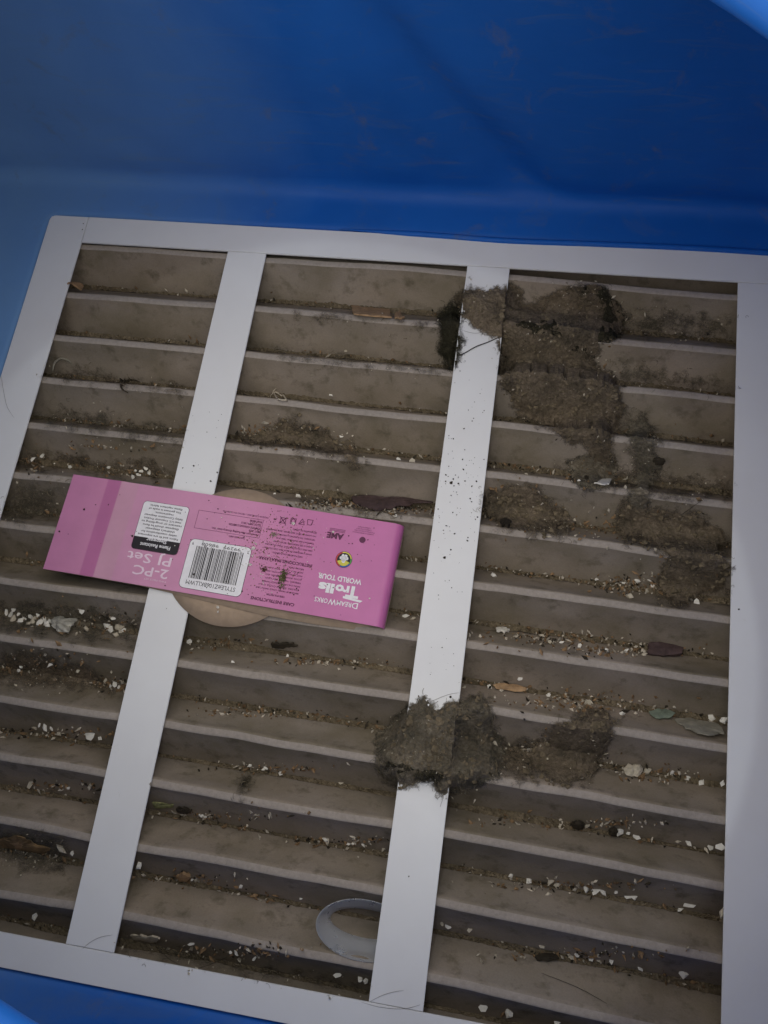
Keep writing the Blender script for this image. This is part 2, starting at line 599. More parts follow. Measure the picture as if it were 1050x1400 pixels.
def build_filter():
    root = empty('air_filter', (CX, CY, -.070))
    tag(root, 'white framed pleated air filter with grimy beige pleats and two white support strips', 'air filter')
    # card frame: thin strips glued on top of the pleats
    z0 = -.0014
    g = .0003
    def piece(nm, ol, z1=0.0):
        bm = prism(ol, z0, z1, .0003)
        o = bm_obj(nm, bm, M['white'], root)
        o.location = -Vector(root.location)
        return o
    piece('frame_strip', rounded(rect(X_LO, X_LI - g, Y_BO, Y_TO), {3}, .005))
    piece('frame_strip', rect(X_LI + g, X_RO, Y_TI, Y_TO), .0002)
    piece('frame_strip', rect(X_RI, X_RO, Y_BO, Y_TI - g))
    piece('frame_strip', rect(X_LI + g, X_RI - g, Y_BO, Y_BI), .0002)
    piece('support_strip', rect(X_A0, X_A1, Y_BI + g, Y_TI - g))
    piece('support_strip', rect(X_B0, X_B1, Y_BI + g, Y_TI - g))
    # side walls of the card box
    for ol in (rect(X_LO, X_LO + .0006, Y_BO, Y_TO), rect(X_RO - .0006, X_RO, Y_BO, Y_TO), rect(X_LO + .0007, X_RO - .0007, Y_TO - .0006, Y_TO), rect(X_LO + .0007, X_RO - .0007, Y_BO, Y_BO + .0006)):
        o = bm_obj('frame_side', prism(ol, -.060, -.0016, .0001), M['white'], root)
        o.location = -Vector(root.location)
    # pleats: a folded sheet, one part per fold
    ns = 150
    zb = ZR - DEEP
    for i in range(len(RIDGES)):
        r = RIDGES[i]
        top = RIDGES[i - 1] - V_OFF if i else r + .020
        low = r - V_OFF
        pr = [(top, -.064), (top, zb)]
        for t in (.06, .14, .26, .40, .55, .70, .82, .91, .97):
            pr.append((top + (r + BAND + .0004 - top) * t, zb + DEEP * (.985 * t ** 1.12 if t < .97 else .972)))
        b0 = len(pr)
        pr += [(r + BAND, ZR - .0005), (r + BAND * .45, ZR), (r - BAND * .5, ZR + .0001), (r - BAND + .0003, ZR - .0001), (r - BAND, ZR - .0004)]
        b1 = len(pr) - 1
        for t in (.02, .06, .13, .25, .40, .56, .72, .86, .95):
            pr.append((r - BAND - .0001 + (low - r + BAND) * t, ZR - .0006 - (DEEP - .0006) * t ** .92))
        pr += [(low, zb), (low, -.064)]
        m = len(pr)
        V, F = [], []
        for k in range(ns + 1):
            x = XS0 + (XS1 - XS0) * k / ns
            wob = (float(fbm(x * 9, i * 7.3, 3, 3)) - .5) * .0040 + (float(vnoise(x * 60, i * 3.3, 6)) - .5) * .0005
            sag = -.0012 * float(fbm(x * 10, i * 3.1, 9, 2)) - .0006
            for j, (y, z) in enumerate(pr):
                h = min(1, max(0, (z - zb) / DEEP))
                buck = (float(vnoise(x * 26, i * 5 + j * .35, 12)) - .5) * .0016 * math.sin(math.pi * h)
                V.append((x, min(max(y + float(skew(x)) + wob * h + buck, YS0), YS1), z + sag * h))
        for k in range(ns):
            for j in range(m):
                a, b = k * m + j, k * m + (j + 1) % m
                F.append((a, b, b + m, a + m))
        F.append(tuple(range(m))); F.append(tuple(range((ns + 1) * m - 1, ns * m - 1, -1)))
        o = mesh_obj('pleat', V, F, M['slat'], root, True)
        # the rubbed, cleaner fold
        o.data.materials.append(M['slat_edge'])
        o.data.polygons.foreach_set('material_index', [1 if (f < ns * m and b0 <= f % m < b1) else 0 for f in range(len(F))])
        es = [e.index for e in o.data.edges if e.vertices[0] < (ns + 1) * m and (e.vertices[0] % m == e.vertices[1] % m) and e.vertices[0] % m in (b1, b0)]
        at = o.data.attributes.new('sharp_edge', 'BOOLEAN', 'EDGE')
        fl = np.zeros(len(o.data.edges), bool); fl[es] = True
        at.data.foreach_set('value', fl)
    return root


build_filter()


# ------------------------------------------------------------------ soil and grit in the grooves
def build_grooves():
    V, F = [], []
    n = 420
    for i in range(len(RIDGES) - 1):
        yv = RIDGES[i] - V_OFF
        base = len(V)
        for k in range(n + 1):
            x = XS0 + (XS1 - XS0) * k / n
            lvl = .0010 + .0048 * float(fbm(x * 22, i * 5.7, 21, 3)) * (.5 + .8 * float(fbm(x * 4, i * 2.2, 31, 2)))
            zb = ZR - DEEP
            up = lvl * (V_OFF - BAND) / DEEP; dn = lvl * (RIDGES[i] - RIDGES[i + 1] - V_OFF - BAND) / DEEP
            y0 = yv + float(skew(x))
            for t in (0, .25, .5, .75, 1):
                yy = y0 + up * 1.15 - (up + dn) * 1.15 * t
                zz = zb + lvl + (float(vnoise(x * 900, t * 9 + i * 3, 4)) - .5) * .0022
                V.append((x, min(max(yy, YS0), YS1), zz))
        for k in range(n):
            for j in range(4):
                a = base + k * 5 + j
                F.append((a, a + 1, a + 6, a + 5))
    o = mesh_obj('groove_soil', V, F, M['soil'], None, False)
    tag(o, 'brown soil packed along the bottoms of the grooves between pleats', 'soil', kind='stuff')


build_grooves()


def flake_mesh(seed, kind='blob'):
    """irregular chip of about unit size, flat side down"""
    r = random.Random(seed)
    bm = bmesh.new()
    n = r.randint(4, 6)
    for lev, (sz, z) in enumerate(((.34, 0), (.5, .16), (.36, .40))):
        for k in range(n):
            a = 2 * math.pi * k / n + r.uniform(-.25, .25)
            rr = sz * r.uniform(.45, 1.35)
            bm.verts.new((rr * math.cos(a), rr * math.sin(a) * r.uniform(.75, 1.05), z * .8 + r.uniform(-.12, .12)))
    bmesh.ops.convex_hull(bm, input=bm.verts)
    for v in [v for v in bm.verts if not v.link_faces]: bm.verts.remove(v)
    me = bpy.data.meshes.new('chip')
    bm.to_mesh(me); bm.free()
    return me


def curl_mesh(seed):
    """paint flake: a thin bent shard"""
    r = random.Random(seed)
    n = r.randint(5, 7)
    ol = [(.5 * r.uniform(.6, 1.1) * math.cos(2 * math.pi * k / n), .5 * r.uniform(.45, 1.0) * math.sin(2 * math.pi * k / n)) for k in range(n)]
    b = r.uniform(.2, .7)
    top = [(x, y, b * x * x + .10) for x, y in ol]; bot = [(x, y, b * x * x) for x, y in ol]
    V = top + bot + [(0, 0, .12), (0, 0, 0)]
    F = []
    for k in range(n):
        k2 = (k + 1) % n
        F += [(k, k2, 2 * n), (n + k2, n + k, 2 * n + 1), (k, n + k, n + k2, k2)]
    me = bpy.data.meshes.new('chip')
    me.from_pydata(V, [], F)
    return me


def build_grit():
    """fine grit: too small to count, one object per tone"""
    # dense places in the photograph: (px, py, spread x, spread y, count)
    spots = [(468, 690, 60, 6, 240), (560, 698, 50, 5, 80), (400, 595, 60, 14, 150), (350, 594, 18, 8, 50), (860, 800, 40, 12, 170), (900, 800, 30, 10, 50),
             (790, 540, 40, 55, 190), (740, 480, 60, 60, 120), (700, 690, 45, 28, 130), (820, 720, 60, 20, 80), (930, 740, 60, 40, 90),
             (800, 655, 40, 8, 70), (740, 872, 90, 10, 150), (850, 890, 90, 9, 130), (800, 960, 100, 14, 190), (740, 1030, 40, 20, 90),
             (900, 1060, 70, 10, 80), (760, 1030, 60, 30, 60), (110, 850, 90, 16, 150), (60, 910, 70, 18, 120), (150, 935, 30, 8, 60), (90, 1003, 60, 8, 70),
             (80, 1075, 70, 7, 70), (40, 635, 30, 12, 40), (140, 610, 60, 7, 40), (185, 645, 40, 8, 70), (450, 905, 70, 6, 90), (330, 975, 80, 6, 80),
             (370, 1050, 80, 6, 80), (300, 1115, 90, 6, 80), (460, 1150, 60, 6, 80), (250, 1200, 70, 7, 60), (330, 1300, 90, 8, 80),
             (780, 1125, 110, 8, 120), (780, 1210, 110, 8, 110), (800, 1305, 120, 9, 110), (300, 880, 60, 8, 70), (640, 1020, 30, 40, 60),
             (400, 790, 60, 45, 0)]
    P = []
    for (cx, cy, sx, sy, k) in spots:
        P.append(np.stack([rng.normal(cx, sx * .55, k), rng.normal(cy, sy * .55, k)], 1))
    P = np.concatenate(P)
    x, y, z = pick(P[:, 0], P[:, 1], -.05)
    pts = [np.array([x, y, z]).T]
    # along every groove
    for i in range(len(RIDGES) - 1):
        n = 320 if i > 3 else 120
        xx = rng.uniform(XS0, XS1, n)
        keep = fbm(xx * 16, np.full(n, i * 4.1), 41, 3) > rng.uniform(.3, .75, n)
        xx = xx[keep]
        yy = RIDGES[i] - V_OFF + skew(xx) + rng.normal(0, .0016, len(xx))
        pts.append(np.array([xx, yy, Hs(xx, yy) + .0012]).T)
    pts = np.concatenate(pts)
    ok = ~on_frame(pts[:, 0], pts[:, 1]) & (pts[:, 0] > X_LI) & (pts[:, 0] < X_RI)
    pts = pts[ok]
    tone = rng.choice(3, len(pts), p=[.36, .42, .22])
    for t, (nm, lab) in enumerate((('pale_grit', 'tiny pale crumbs of grit scattered along the grooves'), ('brown_grit', 'tiny brown crumbs of grit scattered along the grooves'),
                                   ('dark_grit', 'tiny dark crumbs of grit scattered along the grooves'))):
        V, F = [], []
        for p in pts[tone == t]:
            s = abs(rng.normal(.0007, .0004)) + .00035
            if t == 1: s *= 1.2
            q = Euler(tuple(rng.uniform(0, 6.3, 3))).to_matrix()
            b = len(V)
            el = rng.uniform(.6, 2.2)
            for d in ((el, 0, 0), (-el, .2, 0), (0, .8, .1), (0, -.8, 0), (.1, 0, .5), (0, 0, -.5)):
                v = q @ Vector(d) * s * rng.uniform(.7, 1.3)
                V.append((p[0] + v.x, p[1] + v.y, p[2] + v.z))
            F += [(b, b + 2, b + 4), (b + 2, b + 1, b + 4), (b + 1, b + 3, b + 4), (b + 3, b, b + 4), (b + 2, b, b + 5), (b + 1, b + 2, b + 5), (b + 3, b + 1, b + 5), (b, b + 3, b + 5)]
        o = mesh_obj(nm, V, F, M[('grit_pale', 'grit_brown', 'grit_dark')[t]])
        tag(o, lab, 'grit', kind='stuff')


build_grit()

# ------------------------------------------------------------------ white chips, one object each
CH_LEFT = [(45, 629, 10), (59, 624, 7), (97, 639, 6), (200, 641, 9), (190, 650, 8), (183, 653, 6), (20, 834, 8), (16, 842, 7), (19, 848, 9), (35, 847, 6), (43, 844, 6), (53, 840, 6),
           (46, 851, 6), (57, 853, 9), (66, 855, 8), (113, 836, 7), (119, 860, 6), (152, 861, 11), (164, 857, 9), (166, 865, 6), (156, 846, 6), (70, 909, 7), (108, 917, 6), (27, 917, 5),
           (158, 936, 7), (145, 930, 6), (63, 995, 8), (72, 997, 7), (126, 1007, 12), (138, 1010, 7), (82, 1003, 6), (44, 1072, 11), (95, 1077, 5), (85, 1161, 11), (100, 1166, 6), (49, 1252, 8), (61, 501, 4), (150, 640, 5), (77, 635, 4),
           (10, 838, 7), (27, 840, 6), (29, 850, 6), (50, 845, 6), (62, 848, 7), (70, 850, 6), (40, 853, 5), (148, 855, 7), (170, 862, 6), (160, 868, 6), (194, 645, 6), (205, 648, 5), (186, 644, 5), (40, 632, 5), (152, 938, 5), (165, 940, 6), (30, 912, 5), (55, 992, 5)]
CH_MID = [(409, 679, 10), (375, 675, 5), (427, 685, 5), (563, 631, 10), (545, 628, 7), (452, 540, 5), (467, 596, 6), (349, 594, 6), (466, 608, 5), (554, 842, 9), (565, 846, 7), (393, 897, 6), (436, 905, 6),
          (425, 980, 6), (398, 976, 5), (362, 1051, 8), (342, 1047, 5), (363, 1050, 6), (384, 1057, 6), (466, 1070, 6), (275, 1114, 8), (281, 1116, 6), (475, 1152, 8), (484, 1152, 8), (496, 1154, 6),
          (525, 1160, 8), (445, 1147, 7), (190, 1183, 8), (263, 1202, 6), (329, 1211, 6), (411, 1228, 5), (261, 1291, 8), (323, 1303, 6), (327, 1312, 9), (315, 1302, 6), (348, 1310, 7), (462, 1333, 10), (492, 1339, 8), (500, 1341, 7),
          (259, 877, 9), (318, 905, 5), (500, 700, 5), (540, 705, 5)]
CH_RIGHT = [(675, 787, 7), (816, 791, 7), (872, 794, 9), (861, 816, 10), (888, 793, 6), (892, 799, 6), (884, 807, 6), (852, 796, 6), (952, 824, 11), (945, 820, 7), (741, 870, 9), (793, 883, 8), (857, 890, 7), (880, 895, 7),
            (928, 754, 5), (722, 700, 6), (720, 648, 5), (791, 658, 8), (750, 950, 7), (804, 962, 11), (773, 951, 6), (848, 964, 10), (867, 969, 13), (850, 975, 7), (970, 980, 11), (989, 983, 9), (713, 1025, 9), (724, 1024, 7),
            (743, 1021, 11), (744, 1039, 8), (669, 940, 8), (711, 928, 7), (885, 1056, 11), (941, 1063, 8), (959, 1070, 8), (919, 1055, 6), (988, 1071, 6), (738, 1118, 10), (765, 1125, 13), (848, 1135, 15), (870, 1144, 10), (803, 1129, 7),
            (859, 1139, 6), (927, 1150, 6), (941, 1151, 8), (972, 1157, 10), (985, 1158, 12), (698, 1196, 8), (722, 1203, 7), (753, 1204, 11), (762, 1209, 9), (815, 1217, 10), (824, 1219, 8), (801, 1215, 7), (859, 1225, 9), (868, 1226, 8), (842, 1220, 6),
            (943, 1237, 12), (931, 1243, 9), (987, 1248, 10), (740, 1294, 7), (836, 1313, 9), (808, 1309, 8), (818, 1313, 6), (875, 1324, 8), (932, 1331, 11), (789, 1305, 6), (696, 1384, 9), (661, 1377, 11), (762, 1398, 7),
            (604, 1263, 6), (612, 1266, 8), (643, 1271, 7), (635, 940, 6), (693, 862, 7), (770, 535, 6), (800, 571, 5), (752, 877, 6), (829, 890, 6), (768, 878, 5), (900, 970, 6)]


def build_chips():
    meshes = [flake_mesh(k) for k in range(14)] + [curl_mesh(k) for k in range(40, 54)]
    for q, me in enumerate(meshes): me.materials.append(M[('chip', 'chip', 'chip', 'chip_cream', 'chip')[q % 5]])
    spec = [(CH_LEFT, 'left bay', 'white chips in the left bay'), (CH_MID, 'middle bay', 'white chips in the middle bay'), (CH_RIGHT, 'right bay', 'white chips in the right bay')]
    nth = ['first', 'second', 'third', 'fourth', 'fifth', 'sixth', 'seventh', 'eighth', 'ninth', 'tenth', 'eleventh', 'twelfth', 'thirteenth', 'fourteenth', 'fifteenth', 'sixteenth', 'seventeenth', 'eighteenth', 'nineteenth', 'twentieth'] + ['twenty-' + w for w in ('first', 'second', 'third', 'fourth', 'fifth', 'sixth', 'seventh', 'eighth', 'ninth')]
    for lst, bay, grp in spec:
        A = np.array(lst, float)
        x, y, z = pick(A[:, 0], A[:, 1])
        # which groove, counted from the bottom, and which place in it, counted from the left
        gro = [max(0, sum(1 for r in RIDGES[:-1] if r < yy - float(skew(xx)) + .0005)) for xx, yy in zip(x, y)]
        for k, (px, py, s) in enumerate(lst):
            me = meshes[rng.integers(len(meshes))]
            o = bpy.data.objects.new('white_chip', me)
            d = s * (H_CAM - z[k]) / F_PX * rng.uniform(1.15, 1.42) * (1.3 if bay == 'left bay' and 825 < py < 872 else 1.0)
            o.scale = (d * rng.uniform(.85, 1.2), d * rng.uniform(.6, 1.05), d * rng.uniform(.6, 1.1))
            o.rotation_euler = (rng.uniform(-.35, .35), rng.uniform(-.35, .35), rng.uniform(0, 6.28))
            o.location = (x[k], y[k], z[k] + (.0012 if bay == 'left bay' else -.1 * d))
            C.objects.link(o)
            same = sorted((j for j in range(len(lst)) if gro[j] == gro[k]), key=lambda j: lst[j][0])
            pos = same.index(k); size = 'large' if s >= 10 else 'small' if s <= 6 else 'middling'
            word = 'only' if len(same) == 1 else nth[pos]
            lab = '%s white chip, %s in the %s groove from the bottom, %s' % (size, word if word == 'only' else word + ' from the left', nth[gro[k]], bay)
            tag(o, lab, 'chip', grp)


build_chips()


# ------------------------------------------------------------------ lint mats
def in_poly(px, py, poly):
    ins = np.zeros(px.shape, bool); dist = np.full(px.shape, 1e9)
    n = len(poly)
    for i in range(n):
        x0, y0 = poly[i]; x1, y1 = poly[(i + 1) % n]
        c = ((y0 > py) != (y1 > py))
        with np.errstate(divide='ignore', invalid='ignore'):
            xi = (x1 - x0) * (py - y0) / (y1 - y0 + 1e-12) + x0
        ins ^= c & (px < xi)
        t = np.clip(((px - x0) * (x1 - x0) + (py - y0) * (y1 - y0)) / ((x1 - x0) ** 2 + (y1 - y0) ** 2), 0, 1)
        dist = np.minimum(dist, np.hypot(px - x0 - t * (x1 - x0), py - y0 - t * (y1 - y0)))
    return np.where(ins, dist, -dist)


def lint_clump(label, poly, thick, mat, seed, fibres=500, floor=-.026, cover=1.0, rag=7, fmat='fibre', cat='lint clump', name='lint_clump', step=2.2, flen=1.0, bridge=1.0, clods=0):
    P = np.array(poly, float)
    x0, y0 = P.min(0) - 24; x1, y1 = P.max(0) + 24
    nx, ny = int((x1 - x0) / step) + 1, int((y1 - y0) / step) + 1
    gx, gy = np.meshgrid(np.linspace(x0, x1, nx), np.linspace(y0, y1, ny))
    sd = in_poly(gx, gy, poly)
    sd = sd + (fbm(gx / 14, gy / 14, seed, 4) - .5) * 2 * rag * 1.6 + (vnoise(gx / 4, gy / 4, seed + 2) - .5) * 5
    x, y, z = pick(gx.ravel(), gy.ravel(), floor)
    x = x.reshape(gx.shape); y = y.reshape(gx.shape); z = z.reshape(gx.shape)
    prof = np.clip(sd / 18, 0, 1) ** .85
    b = fbm(gx / 34, gy / 34, seed + 3, 3); c = fbm(gx / 9, gy / 9, seed + 5, 3); r = 1 - np.abs(2 * fbm(gx / 17, gy / 17, seed + 8, 3) - 1)
    lift = thick * prof * (.15 + 1.0 * b + .55 * r * r + .45 * c) + .0004
    lift += thick * .22 * (vnoise(gx / 3.2, gy / 3.2, seed + 9) - .5)
    z = z + lift
    # bridge the grooves: the mat smooths what lies under it
    zs = z.copy()
    for _ in range(36):
        p = np.pad(zs, 1, mode='edge')
        zs = (p[:-2, 1:-1] + p[2:, 1:-1] + p[1:-1, :-2] + p[1:-1, 2:] + 2 * zs) / 6
    w = np.clip(sd / 12, 0, .9) * bridge
    zn = np.maximum(z * (1 - w) + (zs + lift * .35) * w, z)
    z = zn
    keep = sd > -12
    cov = np.clip((sd + 12) / 26, 0, 1) * cover
    idx = -np.ones(gx.shape, int); idx[keep] = np.arange(keep.sum())
    V = np.stack([x[keep], y[keep], z[keep]], 1)
    F = []
    for j in range(ny - 1):
        for i in range(nx - 1):
            q = (idx[j, i], idx[j + 1, i], idx[j + 1, i + 1], idx[j, i + 1])
            if min(q) >= 0: F.append(q)
    root = empty(name, (float(V[:, 0].mean()), float(V[:, 1].mean()), float(V[:, 2].min())))
    tag(root, label, cat)
    o = mesh_obj('mat', V, F, M[mat], root)
    at = o.data.attributes.new('cover', 'FLOAT', 'POINT'); at.data.foreach_set('value', cov[keep].astype(np.float32))
    if fibres:
        FV, FF = [], []
        pick_i = rng.choice(len(V), fibres, p=(cov[keep] + .05) / (cov[keep] + .05).sum())
        for pi in pick_i:
            p = Vector(V[pi]); p.z += .0004
            a = rng.uniform(0, 6.28); el = rng.normal(.05, .25)
            L = rng.uniform(.002, .007) * flen; sgm = 5; rad = rng.uniform(.00008, .00017)
            bend = rng.normal(0, .5)
            prev = None
            for s in range(sgm + 1):
                base = len(FV)
                for j in range(3):
                    t = 2.094 * j
                    FV.append((p.x - rad * math.sin(a) * math.cos(t), p.y + rad * math.cos(a) * math.cos(t), p.z + rad * math.sin(t)))
                if s:
                    for j in range(3):
                        j2 = (j + 1) % 3
                        FF.append((base - 3 + j, base - 3 + j2, base + j2, base + j))
                p = p + Vector((math.cos(a) * math.cos(el), math.sin(a) * math.cos(el), math.sin(el))) * (L / sgm)
                a += bend; el -= .18
        f = mesh_obj('fibres', FV, FF, M[fmat], root)
        f['kind'] = 'stuff'
    if clods:
        CV, CF = [], []
        wgt = cov[keep] ** 2 * (fbm(V[:, 0] * 90, V[:, 1] * 90, seed + 6, 2) > .45) + 1e-6
        ico = [(0, 0, 1), (.9, 0, .45), (.28, .85, .45), (-.72, .53, .45), (-.72, -.53, .45), (.28, -.85, .45), (.72, .53, -.45), (-.28, .85, -.45), (-.9, 0, -.45), (-.28, -.85, -.45), (.72, -.53, -.45), (0, 0, -1)]
        itr = [(0, 1, 2), (0, 2, 3), (0, 3, 4), (0, 4, 5), (0, 5, 1), (1, 6, 2), (2, 7, 3), (3, 8, 4), (4, 9, 5), (5, 10, 1), (6, 7, 2), (7, 8, 3), (8, 9, 4), (9, 10, 5), (10, 6, 1), (6, 11, 7), (7, 11, 8), (8, 11, 9), (9, 11, 10), (10, 11, 6)]
        for pi in rng.choice(len(V), clods, p=wgt / wgt.sum()):
            sz = .0006 + abs(rng.normal(0, .0008)); b0 = len(CV)
            q = Euler(tuple(rng.uniform(0, 6.3, 3))).to_matrix()
            ax_ = rng.uniform(.6, 1.4, 3)
            for d in ico:
                w_ = q @ Vector((d[0] * ax_[0], d[1] * ax_[1], d[2] * ax_[2])) * sz * rng.uniform(.65, 1.3)
                CV.append((V[pi][0] + w_.x, V[pi][1] + w_.y, V[pi][2] + w_.z * .7))
            CF += [tuple(b0 + t for t in f) for f in itr]
        f = mesh_obj('clods', CV, CF, M['soil'], root)
        f['kind'] = 'stuff'
    nf = max(12, int(len(V) * .022))
    KV, KF = [], []
    for pi in rng.integers(0, len(V), nf):
        if fbm(V[pi][0] * 60, V[pi][1] * 60, seed, 2) < .42: continue
        sz = abs(rng.normal(0, .0005)) + .00022
        q = Euler(tuple(rng.uniform(0, 6.3, 3))).to_matrix(); b0 = len(KV); el = rng.uniform(.6, 2.0)
        for d in ((el, 0, 0), (-el, .2, 0), (0, .8, .1), (0, -.8, 0), (.1, 0, .5), (0, 0, -.5)):
            w_ = q @ Vector(d) * sz
            KV.append((V[pi][0] + w_.x, V[pi][1] + w_.y, V[pi][2] + .0004 + w_.z))
        KF += [(b0, b0 + 2, b0 + 4), (b0 + 2, b0 + 1, b0 + 4), (b0 + 1, b0 + 3, b0 + 4), (b0 + 3, b0, b0 + 4), (b0 + 2, b0, b0 + 5), (b0 + 1, b0 + 2, b0 + 5), (b0 + 3, b0 + 1, b0 + 5), (b0, b0 + 3, b0 + 5)]
    if KV:
        f = mesh_obj('flecks', KV, KF, M['chip_cream' if seed % 2 else 'grit_brown'], root)
        f['kind'] = 'stuff'
    return root


def build_lint():
    lint_clump('large brown and dark lint mat spreading from the right white strip over the upper pleats',
               [(628, 408), (640, 396), (668, 404), (690, 396), (704, 402), (716, 418), (738, 418), (768, 402), (792, 396), (818, 398), (836, 414), (848, 436), (842, 460), (818, 466), (816, 482),
                (806, 492), (826, 506), (848, 530), (850, 556), (842, 580), (830, 600), (836, 628), (818, 634), (806, 612), (784, 600), (766, 586), (738, 578), (714, 566), (700, 546), (692, 520), (690, 494),
                (686, 466), (668, 452), (650, 438), (634, 424)], .0060, 'lint_brown', 3, 1500, clods=300)
    lint_clump('dark tuft of lint hanging at the left edge of the right white strip', [(606, 428), (620, 418), (630, 430), (626, 452), (631, 466), (624, 486), (616, 500), (606, 484), (604, 454)],
               .0035, 'lint_dark', 8, 260, rag=4, fmat='fibre_dark')
    lint_clump('blackish tuft at the upper right tip of the large lint mat', [(790, 400), (822, 396), (838, 416), (848, 438), (840, 458), (818, 464), (806, 448), (812, 430), (796, 420)],
               .0070, 'lint_dark', 15, 380, rag=5, fmat='fibre_dark')
    lint_clump('trailing wisp of grey lint below the large lint mat', [(850, 566), (876, 566), (890, 586), (900, 606), (904, 640), (890, 664), (886, 700), (870, 716), (852, 710), (862, 660), (868, 620), (852, 596)],
               .0016, 'lint_green', 21, 220, rag=8, cover=.5, bridge=.5)
    lint_clump('thick grey green lint wad wrapped over the lower part of the right white strip',
               [(560, 968), (578, 962), (596, 972), (612, 968), (624, 958), (646, 954), (662, 962), (672, 984), (680, 1010), (690, 1036), (684, 1058), (664, 1070), (640, 1072), (606, 1080), (590, 1070), (566, 1068),
                (548, 1072), (528, 1062), (516, 1040), (514, 1016), (530, 996), (546, 980)], .0080, 'lint_green', 33, 1500, rag=6, clods=140)
    lint_clump('flat brown lint patch to the right of the grey green wad', [(738, 1010), (760, 990), (792, 976), (824, 966), (846, 980), (844, 1006), (826, 1024), (820, 1050), (800, 1070), (770, 1076), (742, 1066), (720, 1052), (716, 1032)],
               .0026, 'lint_brown', 41, 300, rag=9, clods=80, cover=.5, bridge=.5)
    lint_clump('broad brown lint patch beside the right frame edge', [(852, 690), (884, 690), (910, 706), (940, 700), (966, 716), (990, 730), (996, 776), (990, 808), (960, 816), (930, 826), (900, 820), (896, 790), (910, 764), (884, 748), (858, 738), (842, 716)],
               .0026, 'lint_brown', 52, 500, rag=10, clods=130, cover=.55, bridge=.6)
    lint_clump('brown grit and lint pile touching the right white strip above the pink sleeve height', [(662, 690), (676, 668), (700, 662), (730, 668), (756, 688), (778, 706), (784, 724), (748, 730), (704, 728), (670, 718)],
               .0026, 'lint_brown', 61, 300, rag=9, clods=120, cover=.55, bridge=.6)
    lint_clump('low brown dirt pile on the pleat above the cardboard disc', [(330, 598), (356, 590), (384, 578), (416, 576), (444, 590), (468, 604), (490, 616), (500, 632), (488, 648), (478, 636), (462, 622), (420, 616), (376, 610), (340, 608)],
               .0016, 'lint_brown', 71, 160, rag=8, clods=70, cover=.5, bridge=.4, cat='dirt pile', name='dirt_pile')
    lint_clump('dirty drip of soil over a pleat edge near the bottom of the middle bay', [(322, 1060), (344, 1056), (350, 1072), (336, 1082), (332, 1100), (324, 1098), (326, 1078)], .0005, 'lint_dark', 80, 10, rag=4, cover=.30, bridge=0, cat='dirt drip', name='dirt_drip')
    lint_clump('brown lint lying under the wisp on the fifth pleat', [(780, 636), (800, 626), (840, 640), (838, 656), (806, 664), (786, 654)], .0014, 'lint_green', 84, 160, rag=5)
    lint_clump('dark overlay for shaded crevices in the upper middle of the large lint mat', [(690, 446), (716, 432), (748, 436), (776, 446), (800, 470), (812, 494), (790, 500), (762, 486), (730, 484), (704, 470)],
               .0085, 'lint_dark', 143, 260, rag=8, fmat='fibre_dark', cover=.36)  # darker sheet laid over the mat, its colour standing for crevice shade
    lint_clump('dark patch at the bottom left of the grey green lint wad', [(520, 1030), (560, 1034), (600, 1046), (640, 1050), (670, 1044), (676, 1062), (620, 1074), (560, 1066), (524, 1054)],
               .0095, 'lint_dark', 147, 200, rag=8, fmat='fibre_dark', cover=.34)  # darker lint overlay along the lower edge of the wad
    T = dict(thick=.0005, fibres=60, rag=10, bridge=0.0, cat='dirt smear', name='dirt_smear', floor=-1.0)
    def smear(label, poly, mat, seed, cover): lint_clump(label, poly, mat=mat, seed=seed, cover=cover * .62, **T)
    smear('olive dirt smear around the large white chips left of the left white strip', [(0, 826), (60, 824), (130, 832), (186, 846), (186, 872), (120, 874), (50, 866), (0, 862)], 'lint_green', 88, .62)
    smear('brown dirt smear in the groove under the large white chips of the left bay', [(0, 890), (60, 892), (120, 910), (160, 930), (150, 946), (80, 942), (0, 934)], 'lint_brown', 91, .62)
    smear('brown dirt smear above the left end of the pink sleeve', [(30, 618), (100, 622), (180, 628), (236, 640), (230, 660), (140, 650), (40, 642)], 'lint_brown', 94, .58)
    smear('faint olive smear on the pleat left of the pink sleeve', [(20, 660), (80, 664), (84, 700), (60, 716), (6, 706)], 'lint_green', 97, .45)
    smear('faint brown smear under the hooked curl in the left bay', [(70, 505), (150, 512), (250, 530), (246, 542), (150, 528), (66, 516)], 'lint_brown', 99, .50)
    smear('faint brown smear on the fourth pleat of the left bay', [(60, 560), (150, 566), (246, 590), (240, 606), (140, 594), (56, 580)], 'lint_green', 103, .50)
    smear('brown dirt smear low on the second pleat of the middle bay', [(400, 426), (470, 428), (590, 440), (580, 446), (470, 440), (400, 436)], 'lint_brown', 107, .45)
    smear('brown dirt smear along the third pleat of the middle bay', [(380, 480), (470, 488), (612, 506), (600, 512), (460, 500), (380, 494)], 'lint_green', 109, .45)
    smear('brown grit smear right of the dark leaf at the right white strip', [(400, 672), (470, 678), (560, 690), (590, 704), (500, 704), (410, 692)], 'lint_brown', 113, .50)
    smear('wide brown smear across the fifth pleat of the right bay', [(760, 640), (830, 632), (930, 646), (1000, 664), (996, 684), (900, 676), (800, 664)], 'lint_brown', 117, .52)
    smear('olive smear on the top pleat of the right bay', [(850, 430), (920, 424), (1000, 440), (1000, 462), (920, 462), (850, 452)], 'lint_green', 121, .45)
    smear('brown smear on the second pleat of the right bay', [(840, 500), (910, 506), (1000, 524), (1000, 536), (900, 526), (840, 520)], 'lint_green', 125, .45)
    smear('brown smear joining the two lint wads low in the right bay', [(684, 1020), (740, 1010), (760, 1040), (720, 1066), (680, 1060)], 'lint_brown', 129, .62)
    smear('olive smear beneath the ring pleat in the lowest groove', [(170, 1290), (280, 1306), (400, 1326), (500, 1344), (490, 1356), (330, 1330), (170, 1300)], 'lint_green', 133, .45)
